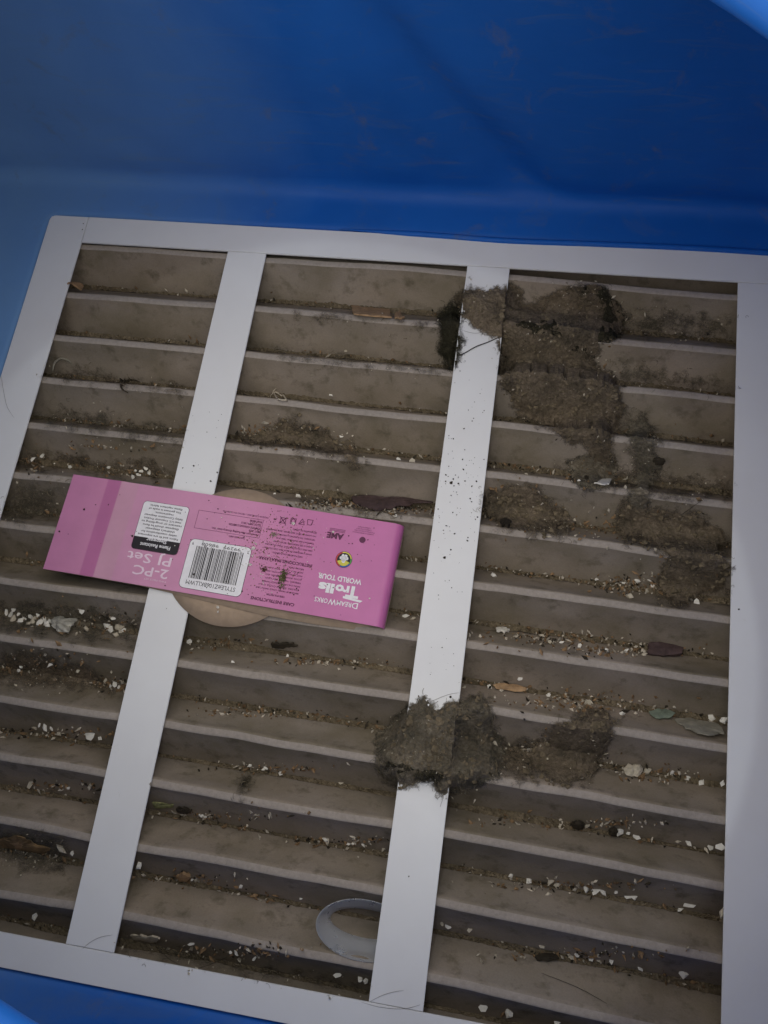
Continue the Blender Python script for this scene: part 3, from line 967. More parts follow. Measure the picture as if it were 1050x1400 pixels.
    smear('olive smear around the brown leaf in the left bay', [(0, 1136), (60, 1140), (110, 1160), (90, 1190), (30, 1190), (0, 1180)], 'lint_green', 137, .52)


build_lint()


# ------------------------------------------------------------------ leaves, bark, twigs and other single bits
def flake(name, label, cat, poly, mat, lift=.0015, thick=.0008, arch=.002, floor=-.05, group=None, seed=0):
    """a thin bent piece with the given outline, resting on what lies under it"""
    P0 = np.array(poly, float)
    P = []
    for i in range(len(P0)):
        q0, q1 = P0[i], P0[(i + 1) % len(P0)]
        for t in (0, .33, .67):
            P.append(q0 + (q1 - q0) * t + (rng.uniform(-1, 1, 2) * 1.3 if t else rng.uniform(-1, 1, 2) * .5))
    P = np.array(P)
    c = P.mean(0)
    n = len(P)
    rings = [1.0, .66, .33]
    pts = np.concatenate([c + (P - c) * r for r in rings] + [c[None]])
    x, y, z = pick(pts[:, 0], pts[:, 1], floor)
    # even out what lies under it: a stiff piece does not follow every step
    A = np.c_[x, y, np.ones(len(x))]
    pl = np.linalg.lstsq(A, z, rcond=None)[0]
    zf = A @ pl
    off = max(0, float(np.percentile(z - zf, 80))) * .6
    rr = np.concatenate([np.full(n, r) for r in rings] + [np.zeros(1)])
    zz = zf + off + lift + arch * (1 - rr ** 2) + (vnoise(pts[:, 0] / 5, pts[:, 1] / 5, seed) - .5) * arch * .8
    V = np.stack([x, y, zz], 1)
    F = []
    for j in range(2):
        for i in range(n):
            i2 = (i + 1) % n
            F.append((j * n + i, j * n + i2, (j + 1) * n + i2, (j + 1) * n + i))
    for i in range(n): F.append((2 * n + i, 2 * n + (i + 1) % n, 3 * n))
    loc = V.mean(0)
    o = mesh_obj(name, V - loc, F, M[mat])
    o.location = loc
    s = o.modifiers.new('thick', 'SOLIDIFY'); s.thickness = thick; s.offset = 0
    tag(o, label, cat, group)
    return o


def strand(name, label, cat, pts, mat, rad=.0002, lift=.0006, group=None, floor=-1.0, taper=.3):
    """a thin curved strand resting on the surfaces under it"""
    P = np.array(pts, float)
    # resample smoothly
    t = np.linspace(0, len(P) - 1, 8 * (len(P) - 1) + 1)
    Q = []
    for u in t:
        i = min(int(u), len(P) - 2); f = u - i
        p0, p1, p2, p3 = P[max(i - 1, 0)], P[i], P[i + 1], P[min(i + 2, len(P) - 1)]
        Q.append(.5 * ((2 * p1) + (-p0 + p2) * f + (2 * p0 - 5 * p1 + 4 * p2 - p3) * f * f + (-p0 + 3 * p1 - 3 * p2 + p3) * f ** 3))
    Q = np.array(Q)
    x, y, z = pick(Q[:, 0], Q[:, 1], floor)
    z = np.convolve(np.pad(z, 2, mode='edge'), np.ones(5) / 5, 'valid')
    zz = z + lift
    V, F = [], []
    n = len(Q)
    c = np.array([x.mean(), y.mean(), zz.mean()])
    for i in range(n):
        j0, j1 = max(i - 1, 0), min(i + 1, n - 1)
        d = Vector((x[j1] - x[j0], y[j1] - y[j0], zz[j1] - zz[j0]))
        if d.length < 1e-9: d = Vector((1, 0, 0))
        d.normalize()
        s = d.cross(Vector((0, 0, 1))); s.normalize(); u = s.cross(d)
        rr = rad * (1 - (1 - taper) * abs(2 * i / (n - 1) - 1) ** 3)
        for a in range(5):
            w = 2 * math.pi * a / 5
            q = Vector((x[i], y[i], zz[i])) + s * rr * math.cos(w) + u * rr * math.sin(w)
            V.append((q.x - c[0], q.y - c[1], q.z - c[2]))
        if i:
            for a in range(5):
                a2 = (a + 1) % 5
                F.append(((i - 1) * 5 + a, (i - 1) * 5 + a2, i * 5 + a2, i * 5 + a))
    F.append((4, 3, 2, 1, 0)); F.append(tuple((n - 1) * 5 + a for a in range(5)))
    o = mesh_obj(name, V, F, M[mat], None, True)
    o.location = c
    tag(o, label, cat, group)
    return o


def build_bits():
    flake('bark_piece', 'long orange brown bark piece on the second pleat of the middle bay', 'bark', [(481, 420), (498, 424), (516, 425), (533, 427), (536, 437), (512, 438), (488, 435), (482, 428)], 'bark', .002, .0012, .001)
    flake('bark_piece', 'short orange brown bark crumb beside the long bark piece', 'bark', [(540, 432), (548, 430), (553, 436), (548, 441), (541, 439)], 'bark', .002, .0012, .001)
    flake('amber_shard', 'shiny amber shard against the left frame edge on the top pleat', 'shard', [(95, 385), (104, 385), (113, 391), (118, 397), (108, 397), (96, 393)], 'bark', .0015, .001, .002)
    flake('dark_leaf', 'long dark purple brown leaf above the right end of the pink sleeve', 'leaf',
          [(482, 684), (494, 679), (510, 680), (526, 682), (546, 678), (560, 678), (576, 684), (592, 688), (591, 692), (572, 693), (556, 695), (536, 697), (512, 698), (496, 694), (486, 690)], 'leaf_dark', .003, .0007, .003)
    flake('brown_leaf', 'curled orange brown leaf at the left edge of the second groove from the bottom', 'leaf', [(0, 1148), (20, 1143), (36, 1145), (46, 1152), (70, 1160), (66, 1166), (44, 1164), (30, 1162), (10, 1158), (0, 1160)], 'leaf_brown', .002, .0007, .003)
    flake('brown_leaf', 'small folded tan leaf on top of the curled orange brown leaf', 'leaf', [(18, 1152), (30, 1149), (38, 1154), (36, 1161), (24, 1160)], 'bark', .004, .0007, .002)
    flake('green_leaf', 'small pale green leaf bit in a groove of the right bay', 'leaf', [(886, 974), (898, 969), (912, 969), (922, 976), (914, 982), (896, 982)], 'leaf_green', .002, .0008, .001)
    flake('grey_leaf', 'long grey papery leaf against the right frame edge beside the green leaf bit', 'leaf', [(922, 984), (942, 982), (966, 988), (990, 994), (996, 1002), (974, 1006), (952, 1003), (936, 996)], 'leaf_grey', .002, .0008, .002)
    flake('bark_chunk', 'dark brown bark chunk in a groove near the right frame edge', 'bark', [(884, 883), (900, 880), (918, 883), (932, 888), (930, 896), (906, 898), (886, 895)], 'leaf_dark', .002, .004, .001)
    flake('bark_piece', 'flat tan wood sliver just right of the right white strip above the lint wad', 'bark', [(674, 937), (690, 935), (706, 937), (720, 941), (718, 946), (698, 945), (678, 942)], 'bark', .0025, .0012, .001)
    flake('paper_scrap', 'white angular scrap at the groove under the large lint mat', 'scrap', [(812, 663), (822, 657), (836, 656), (832, 664), (822, 667)], 'chip', .0025, .0008, .001)
    flake('dark_crumb', 'black flat crumb left of the white angular scrap', 'crumb', [(797, 652), (806, 645), (820, 647), (826, 655), (812, 657), (800, 657)], 'grit_dark', .003, .002, .002)
    flake('dark_crumb', 'black flat crumb at the foot of the trailing lint wisp', 'crumb', [(892, 630), (900, 628), (908, 632), (904, 637), (895, 636)], 'grit_dark', .003, .002, .002)
    flake('dark_crumb', 'black hollow crumb at the lower edge of the grit pile by the right white strip', 'crumb', [(684, 713), (692, 710), (699, 715), (694, 722), (686, 720)], 'grit_dark', .003, .002, .002)
    flake('dark_crumb', 'black hole like crumb in the middle of the large lint mat', 'crumb', [(726, 476), (738, 462), (750, 460), (748, 470), (738, 478), (730, 482)], 'grit_dark', .0075, .002, .001)
    flake('bark_piece', 'small rusty orange fleck in the large lint mat', 'bark', [(716, 480), (724, 478), (727, 490), (733, 499), (727, 500), (720, 492)], 'bark', .0075, .001, .001)
    flake('brown_leaf', 'upright rusty leaf strip in the grey green lint wad', 'leaf', [(636, 972), (648, 974), (654, 996), (657, 1014), (648, 1016), (640, 998)], 'leaf_brown', .0065, .0008, .003)
    flake('bark_piece', 'pale tan crumb stuck in the lower part of the grey green lint wad', 'bark', [(622, 1030), (634, 1027), (642, 1034), (640, 1041), (628, 1040)], 'twig', .0075, .0015, .002)
    flake('bark_piece', 'second pale tan crumb at the lower right of the grey green lint wad', 'bark', [(643, 1037), (652, 1034), (658, 1040), (654, 1047), (645, 1045)], 'twig', .0075, .0015, .002)
    flake('cream_chip', 'large cream chip in a groove right of the flat brown lint patch', 'chip', [(852, 1052), (858, 1047), (864, 1049), (873, 1047), (875, 1054), (870, 1061), (857, 1060)], 'chip_cream', .003, .003, .002)
    flake('paper_crumple', 'largest crumpled grey white scrap in the left bay below the pink sleeve', 'scrap', [(76, 852), (84, 844), (94, 848), (106, 847), (107, 856), (99, 860), (97, 866), (84, 865), (78, 860)], 'chip_grey', .004, .002, .006)
    flake('white_chip', 'long white chip at the left end of the groove right of the sleeve height', 'chip', [(678, 860), (688, 858), (697, 862), (690, 865), (680, 864)], 'chip', .002, .0012, .001)
    flake('twig', 'pale flat twig strip at the bottom left of the middle bay', 'twig', [(180, 1278), (194, 1277), (210, 1279), (220, 1282), (216, 1286), (198, 1285), (184, 1282)], 'twig', .002, .0012, .001)
    flake('dark_crumb', 'dark brown elongated crumb in the second groove from the bottom of the right bay', 'crumb', [(731, 1307), (744, 1304), (760, 1306), (764, 1310), (748, 1312), (734, 1312)], 'grit_dark', .002, .002, .001)
    flake('dark_crumb', 'black pod in a groove beside two large white chips of the right bay', 'crumb', [(780, 1124), (790, 1122), (798, 1126), (796, 1131), (784, 1130)], 'grit_dark', .003, .003, .002)
    flake('dark_crumb', 'small black pod touching the large white chip in the right bay', 'crumb', [(833, 1134), (838, 1130), (842, 1134), (840, 1140), (834, 1139)], 'grit_dark', .003, .003, .002)
    flake('dark_crumb', 'black sliver in a groove under the left white strip side of the middle bay', 'crumb', [(244, 1105), (254, 1104), (264, 1108), (256, 1111), (246, 1109)], 'grit_dark', .003, .002, .001)
    flake('dark_crumb', 'black curled crumb below the pink sleeve in the middle bay', 'crumb', [(372, 880), (384, 880), (398, 880), (408, 883), (398, 885), (384, 886), (374, 885)], 'grit_dark', .003, .002, .001)
    flake('bark_piece', 'yellowish flake at the left white strip in a lower groove of the middle bay', 'bark', [(204, 1097), (222, 1097), (238, 1100), (236, 1104), (218, 1104), (204, 1102)], 'moss', .002, .0008, .001)
    flake('bark_piece', 'tan crumb cluster in the third groove from the bottom of the middle bay', 'bark', [(244, 1196), (252, 1193), (262, 1197), (258, 1204), (247, 1203)], 'bark', .003, .002, .001)
    strand('dry_curl', 'pale curled dry plant strip on the pleat of the middle bay', 'twig', [(370, 543), (376, 537), (384, 541), (392, 547), (386, 548), (379, 545), (374, 537), (378, 532)], 'twig', .0007, .0012)
    strand('wire_curl', 'faint dark curved wire on a pleat beside the left frame edge', 'wire', [(73, 508), (75, 497), (84, 491), (95, 494), (99, 500)], 'leaf_grey', .0009, .0008)
    strand('dark_curl', 'small dark hooked curl on a pleat edge in the left bay', 'twig', [(176, 538), (168, 533), (166, 527), (172, 522), (182, 520), (192, 523)], 'grit_dark', .0008, .001)
    strand('twig', 'thin dark twig lying across the right white strip below the lint', 'twig', [(618, 489), (632, 485), (650, 475), (668, 468), (686, 460)], 'hair', .0004, .0007)
    H = [([(572, 966), (592, 958), (612, 950), (628, 947)], 'fine hair on the right white strip above the lint wad', 'hair_grey'),
         ([(506, 1369), (522, 1361), (538, 1356), (552, 1354)], 'short straight hair at the foot of the right white strip', 'hair_grey'),
         ([(494, 1370), (516, 1376), (540, 1379), (558, 1378), (580, 1372)], 'long curved hair across the foot of the right white strip', 'hair_grey'),
         ([(112, 1298), (124, 1288), (138, 1281), (154, 1278)], 'fine curved hair at the foot of the left white strip', 'hair_grey'),
         ([(204, 1278), (216, 1294), (230, 1310), (246, 1319)], 'dark hair bending over the bottom left corner of the middle bay', 'hair'),
         ([(262, 1326), (284, 1320), (312, 1308)], 'dark straight hair above the bottom rail in the middle bay', 'hair'),
         ([(2, 514), (5, 534), (10, 556), (20, 572)], 'curved grey hair on the left frame edge', 'hair_grey'),
         ([(926, 708), (940, 698), (962, 682)], 'dark hair over a pleat edge near the right frame edge', 'hair'),
         ([(856, 668), (868, 690), (874, 716)], 'dark hair hanging below the trailing lint wisp', 'hair'),
         ([(740, 1330), (790, 1350), (830, 1372)], 'long hair on the second lowest pleat of the right bay', 'hair'),
         ([(662, 862), (710, 864), (750, 872), (790, 884)], 'hair arched along a groove of the right bay', 'hair'),
         ([(632, 452), (650, 456), (672, 452)], 'very fine hair on the right white strip under the lint', 'hair_grey')]
    for pts, lab, mt in H:
        strand('hair', lab, 'hair', pts, mt, .00013 if mt == 'hair_grey' else .00018, .0004)
    # specks of dirt on the white frame: dust, not countable
    pts = []
    for k in range(90):
        py = rng.normal(670, 75); u = rng.uniform(.03, .97)
        t = (py - 362) / (1369 - 362)
        xl = 639 + (505 - 639) * t; xr = 696.4 + (578.7 - 696.4) * t
        if 470 < py < 950: pts.append((xl + (xr - xl) * u, py, abs(rng.normal(0, 1.0)) + .55))
    for k in range(40):
        py = rng.uniform(500, 960); u = rng.uniform(.03, .97); t = (py - 362) / (1369 - 362)
        xl = 639 + (505 - 639) * t; xr = 696.4 + (578.7 - 696.4) * t
        pts.append((xl + (xr - xl) * u, py, rng.uniform(.5, 1.4)))
    pts += [(265, 637, 3), (250, 640, 2), (297, 646, 3.2), (288, 658, 3.2), (283, 591, 1.6), (255, 660, 1.2), (228, 832, 1.6), (114, 306, 2), (113, 314, 2.2), (1010, 833, 2.6), (557, 957, 4), (616, 953, 3),
            (617, 660, 4.5), (627, 661, 3), (645, 665, 2.5), (608, 763, 4), (559, 1198, 1.6), (270, 690, 1)]
    for k in range(14):
        py = rng.uniform(560, 670); t = (py - 343) / (1290 - 343)
        pts.append((311 + (88.6 - 311) * t + rng.uniform(5, 50), py, rng.uniform(.5, 1.3)))
    A = np.array(pts)
    x, y, z = pick(A[:, 0], A[:, 1])
    V, F = [], []
    for i in range(len(A)):
        if z[i] < -.001: continue
        b = len(V); s = A[i, 2] * .00024
        n = 6
        for k in range(n):
            a = 2 * math.pi * k / n; r = s * rng.uniform(.6, 1.4)
            V.append((x[i] + r * math.cos(a), y[i] + r * math.sin(a), .0003))
        V.append((x[i], y[i], .0003 + s * .8))
        for k in range(n): F.append((b + k, b + (k + 1) % n, b + n))
    o = mesh_obj('dirt_specks', V, F, M['grit_dark'])
    tag(o, 'fine dark dirt specks sprinkled on the white strips', 'dirt', kind='stuff')


build_bits()


# ------------------------------------------------------------------ cloudy ring
def build_ring():
    """an oval funnel shaped ring wedged between two pleat edges"""
    cx, cy = un(497, 1271, -.004)
    prof = [(.0296, .0172, .0000), (.0287, .0156, -.0040), (.0262, .0118, -.0094), (.0237, .0086, -.0136), (.0234, .0084, -.0140), (.0230, .0081, -.0134),
            (.0252, .0110, -.0091), (.0277, .0147, -.0037), (.0288, .0165, .0000), (.0292, .0168, .0003)]
    prof = [(a, b, z - .0030) for a, b, z in prof]
    n = 84; m = len(prof)
    V = [(cx + a * math.cos(2 * math.pi * k / n), cy - (z + .004) * .15 + b * math.sin(2 * math.pi * k / n), z) for k in range(n) for a, b, z in prof]
    F = [(k * m + j, k * m + (j + 1) % m, ((k + 1) % n) * m + (j + 1) % m, ((k + 1) % n) * m + j) for k in range(n) for j in range(m)]
    o = mesh_obj('plastic_ring', V, F, M['ring'], None, True)
    tag(o, 'cloudy grey plastic ring tucked under the right white strip near the bottom', 'ring')


build_ring()

# ------------------------------------------------------------------ pink card sleeve
SZ = .0034
S_BL = Vector(un(58, 777, SZ)); SL = (Vector(un(524, 858, SZ)) - S_BL).length; SW = (Vector(un(100, 648, SZ)) - S_BL).length
S_TMP = 0; S_EU = Vector((.99886, -.0479)).normalized(); S_EV = Vector((.0479, .99886)).normalized()
R_BEND = .0065
U_BEND = SL - R_BEND


def S(u, v, off=0.0):
    """point of the front card; u along the sleeve, v across"""
    if u <= U_BEND:
        uu, z, nx, nz = u, 0.0, 0.0, 1.0
        z = .0008 * math.sin(math.pi * u / U_BEND * 1.0) - .0010 * max(0, (.03 - u) / .03) ** 1.5 + .0010 * math.exp(-((u - .0395) / .004) ** 2) * .6
    else:
        t = (u - U_BEND) / R_BEND
        uu = U_BEND + R_BEND * math.sin(t); z = -R_BEND * (1 - math.cos(t))
        nx, nz = math.sin(t), math.cos(t)
    p = S_BL + S_EU * (uu + off * nx) + S_EV * v
    return (p.x, p.y, SZ + z + off * nz)


def suv(px, py):
    """picture point on the front card -> print coordinates (the print reads upside down)"""
    x, y = un(px, py, SZ + .0006)
    d = Vector((x, y)) - S_BL
    return SL - d.dot(S_EU), SW - d.dot(S_EV)


def PS(U, V, off=.00022):
    return S(SL - U, SW - V, off)


def build_sleeve():
    root = empty('pink_card_sleeve', (float(S_BL.x + .12), float(S_BL.y + .03), 0.0))
    tag(root, 'flattened pink printed card sleeve lying upside down over the left white strip', 'card sleeve')
    # front
    us = list(np.linspace(0, U_BEND, 60)) + list(np.linspace(U_BEND, U_BEND + R_BEND * math.radians(112), 16)[1:])
    vs_ = np.linspace(0, SW, 14)
    V, F, UV = [], [], []
    for u in us:
        for v in vs_:
            V.append(S(u, v)); UV.append((u / SL, v / SW))
    m = len(vs_)
    for a in range(len(us) - 1):
        for b in range(m - 1): F.append((a * m + b, (a + 1) * m + b, (a + 1) * m + b + 1, a * m + b + 1))
    front = mesh_obj('front_panel', V, F, M['pink'], root, True)
    uvl = front.data.uv_layers.new(name='UVMap')
    for l in front.data.loops: uvl.data[l.index].uv = UV[l.vertex_index]
    so = front.modifiers.new('thick', 'SOLIDIFY'); so.thickness = .0004; so.offset = -1
    es_ = front.modifiers.new('crisp', 'EDGE_SPLIT'); es_.split_angle = math.radians(40)
    # back card: kraft side up, turned a little against the front
    V, F = [], []
    nb = 50
    for k in range(nb + 1):
        t = k / nb
        u = .001 + (U_BEND + .0055) * t
        z = SZ - .0020 - .0068 * max(0, (t - .45) / .55) ** 1.6
        if t < .03: z += .0006 * (1 - t / .03)
        sk = -.0050 * min(1, max(0, (t - .30) / .35)) * (1 - .5 * max(0, (t - .8) / .2))
        for j, v in enumerate(np.linspace(0, SW, 8)):
            p = S_BL + S_EU * u + S_EV * (v + sk)
            V.append((p.x, p.y, z))
    for a in range(nb):
        for b in range(7): F.append((a * 8 + b, (a + 1) * 8 + b, (a + 1) * 8 + b + 1, a * 8 + b + 1))
    o = mesh_obj('back_panel', V, F, M['kraft'], root, True)
    so = o.modifiers.new('thick', 'SOLIDIFY'); so.thickness = .0004; so.offset = 0
    # round flap of the back card
    c = Vector((-.1902, .1397))
    rad = .0503
    V, F = [], []
    n = 72
    for j, rr in enumerate((0.001, .35, .7, 1)):
        for k in range(n):
            a = 2 * math.pi * k / n
            x = c.x + rad * rr * math.cos(a); y = c.y + rad * rr * math.sin(a)
            V.append((x, y, .0008 - .003 * max(0, (x - (X_A1 - .002)) / .07) ** 1.5))
    for j in range(3):
        for k in range(n):
            k2 = (k + 1) % n
            F.append((j * n + k, (j + 1) * n + k, (j + 1) * n + k2, j * n + k2))
    o = mesh_obj('round_flap', V, F, M['kraft'], root, True)
    so = o.modifiers.new('thick', 'SOLIDIFY'); so.thickness = .0004; so.offset = 0
    o['label'] = 'brown cardboard disc behind the pink front'

    # ---- print
    def text_mesh(s, bold=0.0, shear=0.0, space=1.0):
        cu = bpy.data.curves.new('t', 'FONT')
        cu.body = s; cu.resolution_u = 2; cu.offset = bold; cu.shear = shear; cu.space_character = space
        ob = bpy.data.objects.new('t', cu)
        C.objects.link(ob)
        me = bpy.data.meshes.new_from_object(ob.evaluated_get(bpy.context.evaluated_depsgraph_get()))
        vv = [tuple(v.co) for v in me.vertices]; ff = [tuple(p.vertices) for p in me.polygons]
        bpy.data.objects.remove(ob); bpy.data.curves.remove(cu); bpy.data.meshes.remove(me)
        return vv, ff

    class Ink:
        def __init__(s): s.V = []; s.F = []
        def poly(s, pts, off=.00024):
            b = len(s.V)
            s.V += [PS(u, v, off) for u, v in pts]; s.F.append(tuple(range(b, b + len(pts))))
        def rect(s, u0, v0, u1, v1, off=.00024): s.poly([(u0, v0), (u1, v0), (u1, v1), (u0, v1)], off)
        def text(s, t, u0, v0, h, w=None, align='L', off=.00030, **kw):
            vv, ff = text_mesh(t, **kw)
            if not vv: return
            A = np.array(vv)
            x0, x1 = A[:, 0].min(), A[:, 0].max()
            sy = h / .70; sx = sy if w is None else w / (x1 - x0)
            wd = (x1 - x0) * sx
            sh = {'L': 0, 'C': -wd / 2, 'R': -wd}[align]
            b = len(s.V)
            s.V += [PS(u0 + sh + (x - x0) * sx, v0 + y * sy, off) for x, y, _ in vv]
            s.F += [tuple(b + i for i in f) for f in ff]
        def ring(s, u, v, r0, r1, off=.00026, n=28, a0=0, a1=2 * math.pi):
            for k in range(n):
                t0 = a0 + (a1 - a0) * k / n; t1 = a0 + (a1 - a0) * (k + 1) / n
                q = [(u + r1 * math.cos(t0), v + r1 * math.sin(t0)), (u + r1 * math.cos(t1), v + r1 * math.sin(t1))]
                q += [(u + r0 * math.cos(t1), v + r0 * math.sin(t1)), (u + r0 * math.cos(t0), v + r0 * math.sin(t0))] if r0 > 0 else [(u, v)]
                s.poly(q, off)
        def rrect(s, u0, v0, u1, v1, r, off=.00024):
            pts = []
            for cx_, cy_, a0 in ((u1 - r, v1 - r, 0), (u0 + r, v1 - r, 90), (u0 + r, v0 + r, 180), (u1 - r, v0 + r, 270)):
                for k in range(6):
                    a = math.radians(a0 + 18 * k); pts.append((cx_ + r * math.cos(a), cy_ + r * math.sin(a)))
            s.poly(pts, off)
        def frame(s, u0, v0, u1, v1, w, off=.00024):
            s.rect(u0, v0, u1, v0 + w, off); s.rect(u0, v1 - w, u1, v1, off); s.rect(u0, v0 + w, u0 + w, v1 - w, off); s.rect(u1 - w, v0 + w, u1, v1 - w, off)
        def line(s, u0, v0, u1, v1, w, off=.00026):
            d = Vector((u1 - u0, v1 - v0)).normalized(); n_ = Vector((-d.y, d.x)) * w / 2
            s.poly([(u0 + n_.x, v0 + n_.y), (u1 + n_.x, v1 + n_.y), (u1 - n_.x, v1 - n_.y), (u0 - n_.x, v0 - n_.y)], off)
        def build(s, name, mat, parent=front):
            o = mesh_obj(name, s.V, s.F, M[mat]); o.parent = parent
            o.location = -Vector(root.location) + 0 * Vector((0, 0, 0))
            o.location = (0, 0, 0)
            return o

    # warning panel
    W0 = suv(242, 758); W1 = suv(201, 685)      # lower corner of the print -> upper corner
    u0, u1 = sorted((suv(242, 758)[0], suv(179, 749)[0])); v0, v1 = sorted((suv(264, 695)[1], suv(179, 749)[1]))
    k = Ink(); k.rrect(u0 - .0003, v0 - .0003, u1 + .0003, v1 + .0003, .0028, .00020); k.build('label_outline', 'ink_plum')
    w = Ink(); w.rrect(u0, v0, u1, v1, .0026, .00026); w.build('warning_label', 'ink_white')
    hb = v1 - (v1 - v0) * .255
    k = Ink()
    pts = [(u0, hb), (u1, hb)]
    for cx_, a0 in ((u1 - .0026, 0), (u0 + .0026, 90)):
        for q in range(6):
            a = math.radians(a0 + 18 * q); pts.append((cx_ + .0026 * math.cos(a), v1 - .0026 + .0026 * math.sin(a)))
    k.poly(pts, .00030)
    body = ['Fabric and fit are important', 'safety considerations for', "children's sleepwear.", 'Sleepwear should be flame', 'resistant or snug-fitting to', 'meet U.S. Consumer Product', 'Safety Commission sleepwear', 'requirements.', 'This garment is made of', 'flame resistant fabric.']
    lh = (hb - v0) / (len(body) + .8)
    for i, t in enumerate(body):
        k.text(t, (u0 + u1) / 2, hb - lh * (i + 1.05), lh * .60, (u1 - u0) * .88 * len(t) / 28, 'C', .00034, bold=.012)
    k.build('warning_text', 'ink_black')
    k = Ink()
    k.text('Flame Resistant', (u0 + u1) / 2, v1 - .0052, .0026, (u1 - u0) * .66, 'C', .00036, bold=.02)
    k.text('Sleepwear', (u0 + u1) / 2, v1 - .0092, .0026, (u1 - u0) * .44, 'C', .00036, bold=.02)
    k.build('warning_heading', 'ink_white')

    # set name in pale letters
    k = Ink()
    a = suv(236, 790); b = suv(184, 779)
    k.text('2-PC', suv(232, 779)[0], suv(207, 776)[1], suv(207, 789)[1] - suv(207, 776)[1], suv(184, 772)[0] - suv(232, 779)[0], 'L', bold=.012)
    k.text('PJ Set', suv(236, 763)[0], suv(205, 758)[1], suv(205, 771)[1] - suv(205, 758)[1], suv(176, 753)[0] - suv(236, 763)[0], 'L', bold=.010)
    k.text('TWO PIECE SET', suv(228, 796)[0], suv(210, 792)[1], .0012, .017, 'L')
    k.build('set_lettering', 'ink_pale')

    # barcode
    u0, u1 = sorted((suv(329, 813)[0], suv(244, 802)[0])); v0, v1 = sorted((suv(346, 750)[1], suv(244, 802)[1]))
    k = Ink(); k.rrect(u0 - .0003, v0 - .0003, u1 + .0003, v1 + .0003, .0036, .00020); k.build('label_outline', 'ink_black')
    w = Ink(); w.rrect(u0, v0, u1, v1, .0034, .00026); w.build('barcode_label', 'ink_white')
    k = Ink()
    k.text('STYLE#Z106BKLLWM', (u0 + u1) / 2, v1 - .0058, .0030, (u1 - u0) * .80, 'C', .00034)
    rr = random.Random(5)
    x = u0 + (u1 - u0) * .11; xe = u0 + (u1 - u0) * .88
    while x < xe:
        wv = rr.choice((.00032, .00032, .00064, .00096)); g = rr.choice((.00032, .00045, .0007))
        tall = .0012 if rr.random() < .12 else 0
        k.rect(x, v0 + .0046 - tall, min(x + wv, xe), v1 - .0074, .00034)
        x += wv + g
    k.text('7', u0 + .0012, v0 + .0022, .0022, off=.00034)
    k.text('99299', u0 + (u1 - u0) * .17, v0 + .0016, .0022, (u1 - u0) * .28, off=.00034)
    k.text('98608', u0 + (u1 - u0) * .53, v0 + .0016, .0022, (u1 - u0) * .28, off=.00034)
    k.text('9', u1 - .0030, v0 + .0022, .0022, off=.00034)
    k.build('barcode', 'ink_black')

    # maker's box
    k = Ink()
    u0 = suv(358, 722)[0]; u1 = suv(269, 709)[0]; v0 = suv(315, 704)[1]; v1 = suv(310, 729)[1]
    v0, v1 = sorted((v0, v1))
    k.frame(u0, v0, u1, v1, .00022)
    lines = ['American Marketing Enterprises, Inc.', 'MAY 2020', 'KOMPONG CHHNANG CAMBODIA', 'ZGQ/13489-13515', 'RN#T48048']
    lh = (v1 - v0) / 5.6
    for i, t in enumerate(lines):
        k.text(t, u0 + .0008, v1 - lh * (i + 1.1), lh * .62, min((u1 - u0) * .94, .00098 * len(t)), 'L', bold=.012)
    k.text('TRACKING INFO', u0 + .010, v1 + .0012, .0013, .012, 'L', bold=.01)
    k.text('MADE IN CAMBODIA / HECHO EN CAMBOYA', u0 - .003, v0 - .0026, .0012, .034, 'L')
    k.build('maker_text', 'ink_plum')

    # care text
    k = Ink()
    cu = suv(404, 820)[0]; ce = suv(344, 812)[0]
    k.text('CARE INSTRUCTIONS', cu, suv(372, 820)[1], .0021, ce - cu, 'L', bold=.03)
    k.text('100% POLYESTER', cu + .008, suv(372, 813)[1] - .0003, .0012, .013, 'L', bold=.02)
    care = ['MACHINE WASH COLD WITH LIKE', 'COLORS. GENTLE CYCLE. ONLY', 'NON CHLORINE BLEACH WHEN', 'NEEDED. TUMBLE DRY LOW.', 'COOL IRON IF NEEDED. DO', 'NOT IRON DECORATION. DO', 'NOT DRY CLEAN. KEEP AWAY', 'FROM FIRE.']
    va = suv(372, 808)[1]; vb = suv(380, 770)[1]
    for i, t in enumerate(care):
        vv = va + (vb - va) * (i + .6) / len(care)
        k.text(t, cu - .001, vv, .00105, .00125 * len(t) * .9, 'L', bold=.01)
    k.text('INSTRUCCIONES PARA LAVAR', suv(427, 772)[0], suv(390, 766)[1], .0021, suv(354, 762)[0] - suv(427, 772)[0], 'L', bold=.03)
    care2 = ['100% POLIESTER EXCLUYENDO', 'LAVAR A MAQUINA EN AGUA FRIA CON COLORES', 'SIMILARES CICLO DELICADO. SOLO SIN CLORO', 'CUANDO SEA NECESARIO. SECAR A BAJA', 'TEMPERATURA. PLANCHA TIBIA SI ES', 'NECESARIO. NO PLANCHE LA DECORACION', 'NO LAVAR EN SECO. MANTENER LEJOS DEL FUEGO', 'RETARDANTE DE LLAMAS']
    va = suv(392, 760)[1]; vb = suv(400, 720)[1]
    uu = suv(428, 750)[0]
    for i, t in enumerate(care2):
        vv = va + (vb - va) * (i + .5) / len(care2)
        k.text(t, uu + (.006 if i == 0 else 0), vv, .00105, .00100 * len(t) * .86, 'L', bold=.01)
